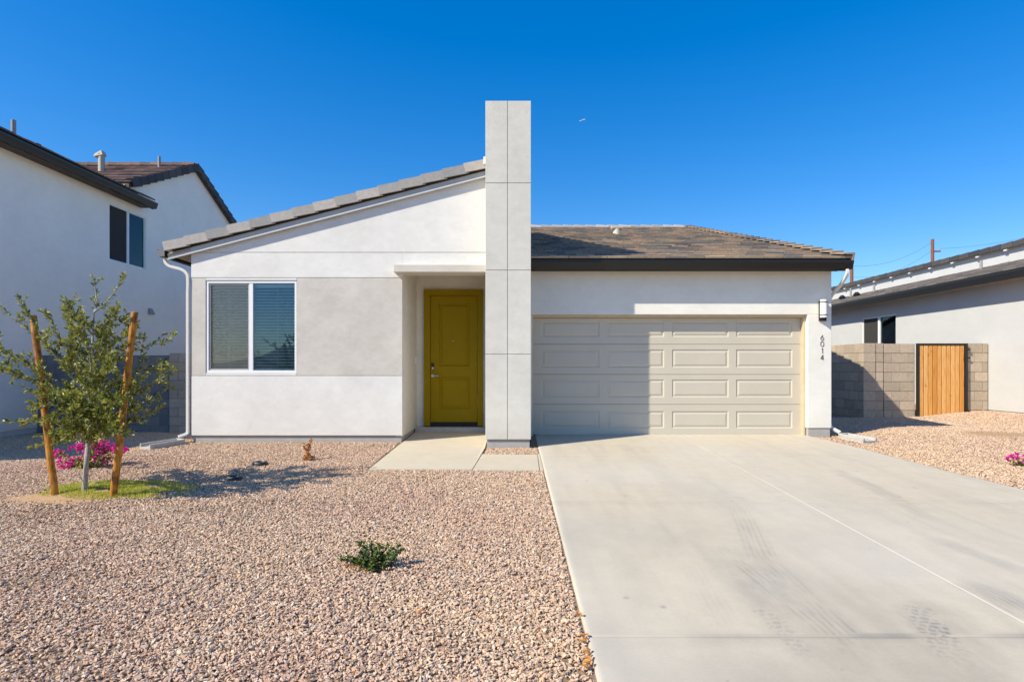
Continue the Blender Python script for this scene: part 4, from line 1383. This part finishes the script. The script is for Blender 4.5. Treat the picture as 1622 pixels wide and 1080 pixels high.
# natal plum in the gravel
random.seed(9)
pb = P(588, 893, 4.16); pb.z = ground(pb.x, pb.y)
PL = empty('shrub', pb, 'small low dark green shrub alone in the front gravel', 'shrub')
st_, lf = MB(), MB()
tips = [(541, 874, -.02), (553, 873, .05), (572, 850, 0), (588, 851, .06), (600, 854, -.04), (613, 856, .05), (630, 855, 0), (634, 862, .03), (622, 872, -.07), (570, 866, -.05), (580, 872, -.08), (590, 880, -.12), (575, 884, -.1), (588, 889, -.13), (607, 886, -.1), (598, 866, .1), (615, 868, .1), (582, 860, .12), (620, 862, -.03), (570, 876, .0), (606, 873, .0), (595, 860, 0), (583, 880, -.06), (566, 880, -.05)]
for px, py, dy in tips:
    e = P(588 + (px - 588) * 1.06, py + 9, 4.16 + dy); e.z = max(e.z, ground(e.x, e.y) + .03)
    mid = pb.lerp(e, .55) + Vector((0, 0, -.02)) + rv(.015); mid.z = max(mid.z, pb.z + .02)
    pth = smooth_path([pb, mid, e], 6); st_.tube(pth, [.005 - .003 * i / len(pth) for i in range(len(pth))], 5, False)
    n = len(pth)
    for i in range(n // 3, n):
        for _ in range(6):
            q = pth[i] + rv(random.uniform(0, .021)); q.z = max(q.z, ground(q.x, q.y) + .02)
            dd = (rv() + Vector((0, 0, .5))).normalized()
            leaf(lf, q, dd, (Vector((0, 0, 1)) + rv(.6)).normalized(), random.uniform(.02, .034), .018, min(1, max(0, random.gauss(.42, .28))))
dl = MB()
for _ in range(60):
    q = pb + Vector((random.gauss(-.02, .10), random.gauss(-.04, .05), random.uniform(.015, .05)))
    leaf(dl, q, (rv() + Vector((0, 0, .2))).normalized(), (Vector((0, 0, 1)) + rv(.7)).normalized(), random.uniform(.018, .03), .015, random.uniform(.1, .9))
dl.build('dry_leaves', M['leafdry'], PL, tints=True)
st_.build('stem', M['bark'], PL); lf.build('foliage', M['leafdk'], PL, tints=True)

# dead seedling
random.seed(3)
YS = 8.0
pb = P(478, 737, YS); pb.z = ground(pb.x, pb.y)
DP = empty('dead_plant', pb, 'withered orange-brown dead seedling in the gravel below the greige wall', 'plant')
st_, lf = MB(), MB()
for path in ([(478, 737), (486, 722), (488, 712), (494, 697)], [(478, 736), (487, 718), (481, 706)], [(480, 734), (490, 724), (496, 725)], [(480, 733), (486, 720), (489, 703)]):
    pts = smooth_path([P(a, b_, YS + random.uniform(-.05, .05)) for a, b_ in path], 6); st_.tube(pts, .004, 5, False)
    for q in pts[2:]:
        for _ in range(5):
            leaf(lf, q + rv(.022), (rv() + Vector((0, 0, -.4))).normalized(), rv(), random.uniform(.02, .04), .02, random.random(), .6)
st_.build('stem', M['bark'], DP); lf.build('foliage', M['leafdry'], DP, tints=True)

# irrigation rings
for px, py, lab in ((371, 752, 'open black plastic valve ring in the tree shadow, nearer the tree'), (412, 729, 'open black plastic valve ring in the tree shadow, nearer the house wall')):
    Y = 1.60 / ((py - HY) / F + SLOPE)
    c = P(px, py, Y); c.z = ground(c.x, c.y)
    o = empty('valve_ring', c, lab, 'irrigation ring', 'black plastic irrigation rings in the gravel')
    m = MB(); r0, r1, h0, h1 = .10, .062, .0, .055
    n = 22
    for i in range(n):
        a0, a1 = 2 * math.pi * i / n, 2 * math.pi * (i + 1) / n
        def pt(r, a, h): return c + Vector((math.cos(a) * r, math.sin(a) * r * .9, h))
        prof = [(r0 + .01, h0), (r0, h1 * .7), (r0 - .012, h1), (r1 + .012, h1), (r1, h1 * .7), (r1, -.02)]
        for (ra, ha), (rb, hb_) in zip(prof[:-1], prof[1:]):
            m.face([pt(ra, a0, ha), pt(ra, a1, ha), pt(rb, a1, hb_), pt(rb, a0, hb_)])
    m.build('rim', M['plastic'], o)
    m = MB(); m.face([c + Vector((math.cos(a) * .063, math.sin(a) * .057, .012)) for a in np.linspace(0, 2 * math.pi, 20)[:-1]]); m.build('well', M['dark'], o)

# fallen leaves beside the driveway
random.seed(15)
lp0 = None
for i, (px, py) in enumerate(((919, 973), (933, 1018), (936, 1034), (938, 1050), (925, 1008), (941, 1046), (664, 972), (930, 1060))):
    x, y = on_slab(px, py); x = min(x, .40)
    m = MB(); p = Vector((x, y, ground(x, y) + .028))
    for k in range(3): leaf(m, p + Vector((random.uniform(-.01, .01), random.uniform(-.01, .01), 0)), Vector((random.uniform(-1, 1), random.uniform(-1, 1), .1)), Vector((0, 0, 1)), .035, .022, random.uniform(.4, 1), .4)
    o = m.build('fallen_leaf', M['leafdry'], tints=True)
    tag(o, 'dry orange leaf fallen on the gravel', 'leaf', 'dry orange leaves fallen on the gravel')

# grass tuft patch and dirt mound at the tree
random.seed(33)
gb = MB()
gpts = 0
while gpts < 20000:
    x = -4.50 + random.gauss(0, .36); y = 6.27 + random.gauss(0, .20)
    dx, dy_ = (x + 4.40) / .86, (y - 6.27) / .42
    if dx * dx + dy_ * dy_ > 1: continue
    if math.sin(x * 9 + 1) * math.sin(y * 11) > .55: continue
    p = Vector((x, y, ground(x, y) + .004)); d = (Vector((0, 0, 1)) + rv(.75)).normalized(); h = random.uniform(.02, .055)
    s_ = d.cross(rv()).normalized() * .0045
    gb.face([p - s_, p + s_, p + d * h], random.random()); gpts += 1
tag(gb.build('grass', M['grass'], tints=True), 'lime green tuft of grass round the foot of the staked tree', 'grass', kind='stuff')


def dirt_patch(cx, cy, rx, ry, name, label, m, lift=.010, seed=0):
    b = MB(); n = 28; rings = 5
    r = random.Random(seed)
    ph = [r.uniform(0, 6.28) for _ in range(4)]
    def pt(k, i):
        a = 2 * math.pi * i / n; q = k / rings * (1 + .16 * math.sin(2 * a + ph[0]) + .12 * math.sin(3 * a + ph[1]) + .07 * math.sin(7 * a + ph[2]))
        x, y = cx + rx * q * math.cos(a), cy + ry * q * math.sin(a)
        return (x, y, ground(x, y) + lift * (1 - (k / rings) ** 2) + (.004 if k < rings else -.012))
    for k in range(rings):
        for i in range(n):
            j = (i + 1) % n
            if k == 0: b.face([pt(0, 0), pt(1, i), pt(1, j)])
            else: b.face([pt(k, i), pt(k + 1, i), pt(k + 1, j), pt(k, j)])
    return tag(b.build(name, m, smooth=True), label, 'dirt', kind='structure')


PATCH = [(-4.75, 5.98, .70, .30, 'tree_dirt', 'bare tan dirt round the foot of the staked tree', 1), (-6.0, 8.95, .32, .30, 'dirt_mound', 'bare brown dirt near the left splash block', 2), (8.7, 9.9, .75, .45, 'dirt_patch', 'bare orange dirt in the gravel right of the driveway', 3)]
for cx_, cy_, rx, ry, nm, lab, sd_ in PATCH: dirt_patch(cx_, cy_, rx, ry, nm, lab, M['dirt'], .016, sd_)

# ================================================================== GRAVEL (uncountable: scattered stones)
def gravel_keep(x, y):
    if abs(x) > .93 * y + 1.9 or x < -10.85 or x > 11.7: return False
    if y > (12.7 if x < 0 else 13.7): return False
    if XL - .02 < x < xr(y) + .0: return False
    if -1.90 < x < .42 and 7.32 < y and not (-.42 < x < .40 and 8.36 < y < 8.93): return False
    if -5.40 < x < .4 and y > 9.43: return False
    if .2 < x < 5.7 and y > 9.9: return False
    return True


sx = np.arange(-10.9, 11.75, .1); sy = np.arange(2.0, 13.75, .1)
gr = grid_mesh('gravel', sx, sy, lambda x, y: ground(x, y), M['stone'], gravel_keep)
me = gr.data
co = np.empty(len(me.vertices) * 3, np.float32); me.vertices.foreach_get('co', co); co = co.reshape(-1, 3)
den = np.ones(len(co), np.float32)
nz = vnoise(co[:, 0] * 1.1 + 40, co[:, 1] * 1.1 + 40, 91) * .6 + vnoise(co[:, 0] * 3.1 + 40, co[:, 1] * 3.1 + 40, 92) * .4
den *= np.clip(1.1 - 3.2 * np.clip(nz - .60, 0, 1), .3, 1)
den[co[:, 0] > 5.5] *= .62
for cx_, cy_, rx, ry, *_ in PATCH:
    q = np.hypot((co[:, 0] - cx_) / rx, (co[:, 1] - cy_) / ry); den *= np.clip((q - .65) / .5, .06, 1)
for px, py, rx, ry in ((335, 802, .4, .22), (60, 905, .6, .25), (430, 790, .5, .15), (580, 893, .25, .12)):
    Y = 1.61 / ((py - HY) / F + SLOPE); xx = (px - CX) * Y / F
    q = np.hypot((co[:, 0] - xx) / rx, (co[:, 1] - Y) / ry); den *= np.clip(q * .9, .12, 1)
at = me.attributes.new('dens', 'FLOAT', 'POINT'); at.data.foreach_set('value', den)
tag(gr, 'pinkish tan crushed-rock gravel covering the front yards', 'gravel', kind='stuff')

ng = bpy.data.node_groups.new('gravel_scatter', 'GeometryNodeTree')
ng.interface.new_socket('Geometry', in_out='INPUT', socket_type='NodeSocketGeometry')
ng.interface.new_socket('Geometry', in_out='OUTPUT', socket_type='NodeSocketGeometry')
nn, ll = ng.nodes, ng.links
gi = nn.new('NodeGroupInput'); go = nn.new('NodeGroupOutput')
dp = nn.new('GeometryNodeDistributePointsOnFaces'); dp.distribute_method = 'RANDOM'
na = nn.new('GeometryNodeInputNamedAttribute'); na.data_type = 'FLOAT'; na.inputs['Name'].default_value = 'dens'
mu = nn.new('ShaderNodeMath'); mu.operation = 'MULTIPLY'; mu.inputs[1].default_value = 5500
ll.new(na.outputs['Attribute'], mu.inputs[0]); ll.new(mu.outputs[0], dp.inputs['Density']); ll.new(gi.outputs[0], dp.inputs['Mesh'])
gti = nn.new('GeometryNodeGeometryToInstance')
for k in range(6):
    ic = nn.new('GeometryNodeMeshIcoSphere'); ic.inputs['Radius'].default_value = .0079; ic.inputs['Subdivisions'].default_value = 2
    ps = nn.new('GeometryNodeInputPosition')
    ad = nn.new('ShaderNodeVectorMath'); ad.operation = 'ADD'; ad.inputs[1].default_value = (k * 3.7, k * 1.9, k * 5.3); ll.new(ps.outputs[0], ad.inputs[0])
    nz_ = nn.new('ShaderNodeTexNoise'); nz_.inputs['Scale'].default_value = 105; nz_.inputs['Detail'].default_value = 1; ll.new(ad.outputs[0], nz_.inputs['Vector'])
    sb = nn.new('ShaderNodeVectorMath'); sb.operation = 'SUBTRACT'; sb.inputs[1].default_value = (.5, .5, .5); ll.new(nz_.outputs['Color'], sb.inputs[0])
    scn = nn.new('ShaderNodeVectorMath'); scn.operation = 'SCALE'; scn.inputs['Scale'].default_value = .021; ll.new(sb.outputs[0], scn.inputs[0])
    sp = nn.new('GeometryNodeSetPosition'); ll.new(ic.outputs['Mesh'], sp.inputs['Geometry']); ll.new(scn.outputs[0], sp.inputs['Offset'])
    tf = nn.new('GeometryNodeTransform'); tf.inputs['Scale'].default_value = [(1.35, .9, .62), (1.1, .95, .55), (1.5, .75, .6), (1.0, .8, .75), (1.25, 1.05, .5), (1.6, .85, .7)][k]
    ll.new(sp.outputs[0], tf.inputs['Geometry'])
    sm_ = nn.new('GeometryNodeSetMaterial'); sm_.inputs['Material'].default_value = M['stone']; ll.new(tf.outputs[0], sm_.inputs['Geometry'])
    ss = nn.new('GeometryNodeSetShadeSmooth'); ss.inputs['Shade Smooth'].default_value = False; ll.new(sm_.outputs[0], ss.inputs[0])
    ll.new(ss.outputs[0], gti.inputs[0])
ip = nn.new('GeometryNodeInstanceOnPoints'); ip.inputs['Pick Instance'].default_value = True
ll.new(dp.outputs['Points'], ip.inputs['Points']); ll.new(gti.outputs[0], ip.inputs['Instance'])
rr_ = nn.new('FunctionNodeRandomValue'); rr_.data_type = 'FLOAT_VECTOR'; rr_.inputs[0].default_value = (-.6, -.6, 0); rr_.inputs[1].default_value = (.6, .6, 6.283)
ll.new(rr_.outputs[0], ip.inputs['Rotation'])
rs = nn.new('FunctionNodeRandomValue'); rs.data_type = 'FLOAT'; rs.inputs[2].default_value = .55; rs.inputs[3].default_value = 1.35; rs.inputs['Seed'].default_value = 5
ll.new(rs.outputs[1], ip.inputs['Scale'])
# lift each stone by a small random amount so that they pile up
rz_ = nn.new('FunctionNodeRandomValue'); rz_.data_type = 'FLOAT_VECTOR'; rz_.inputs[0].default_value = (0, 0, .0); rz_.inputs[1].default_value = (0, 0, .016); rz_.inputs['Seed'].default_value = 8
ti = nn.new('GeometryNodeTranslateInstances'); ti.inputs['Local Space'].default_value = False
ll.new(ip.outputs[0], ti.inputs['Instances']); ll.new(rz_.outputs[0], ti.inputs['Translation'])
ll.new(ti.outputs[0], go.inputs[0])
md = gr.modifiers.new('scatter', 'NODES'); md.node_group = ng

# ================================================================== LIGHT, SKY, CAMERA
EL, AZ = 40.6, 60.0
Ld = Vector((math.sin(R(AZ)) * math.cos(R(EL)), math.cos(R(AZ)) * math.cos(R(EL)), -math.sin(R(EL))))
sl = bpy.data.lights.new('sun', 'SUN'); sl.energy = 5.0; sl.angle = R(.5); sl.color = (1.0, .925, .755)
so = bpy.data.objects.new('sun', sl); so.rotation_euler = Ld.to_track_quat('-Z', 'Y').to_euler(); so.location = (-20, -12, 25); COL.objects.link(so)

wd = bpy.data.worlds.new('World'); SC.world = wd; wd.use_nodes = True
wt = wd.node_tree; bg = wt.nodes['Background']
sky = wt.nodes.new('ShaderNodeTexSky'); sky.sky_type = 'NISHITA'; sky.sun_disc = False
sky.sun_elevation = R(EL); sky.sun_rotation = R(180 + AZ); sky.altitude = 300; sky.air_density = 1.0; sky.dust_density = .4; sky.ozone_density = 3.0
hs = wt.nodes.new('ShaderNodeHueSaturation'); hs.inputs['Saturation'].default_value = 1.74; hs.inputs['Hue'].default_value = .511; hs.inputs['Value'].default_value = 1.62
gm_ = wt.nodes.new('ShaderNodeGamma'); gm_.inputs['Gamma'].default_value = .72
wt.links.new(sky.outputs[0], gm_.inputs[0]); wt.links.new(gm_.outputs[0], hs.inputs['Color']); wt.links.new(hs.outputs[0], bg.inputs[0])
bg.inputs[1].default_value = .14

cam = bpy.data.cameras.new('camera'); co_ = bpy.data.objects.new('camera', cam); COL.objects.link(co_)
co_.location = (0, 0, CZ); co_.rotation_euler = (R(90), 0, 0)
cam.sensor_fit = 'HORIZONTAL'; cam.sensor_width = 36; cam.lens = F / 1622 * 36
cam.shift_y = 43 / 1622; cam.shift_x = 0
cam.clip_end = 12000; cam.clip_start = .05
SC.camera = co_
SC.view_settings.view_transform = 'Standard'; SC.view_settings.look = 'None'
SC.view_settings.exposure = .36; SC.view_settings.gamma = 1
SC.cycles.max_bounces = 8; SC.cycles.transparent_max_bounces = 12
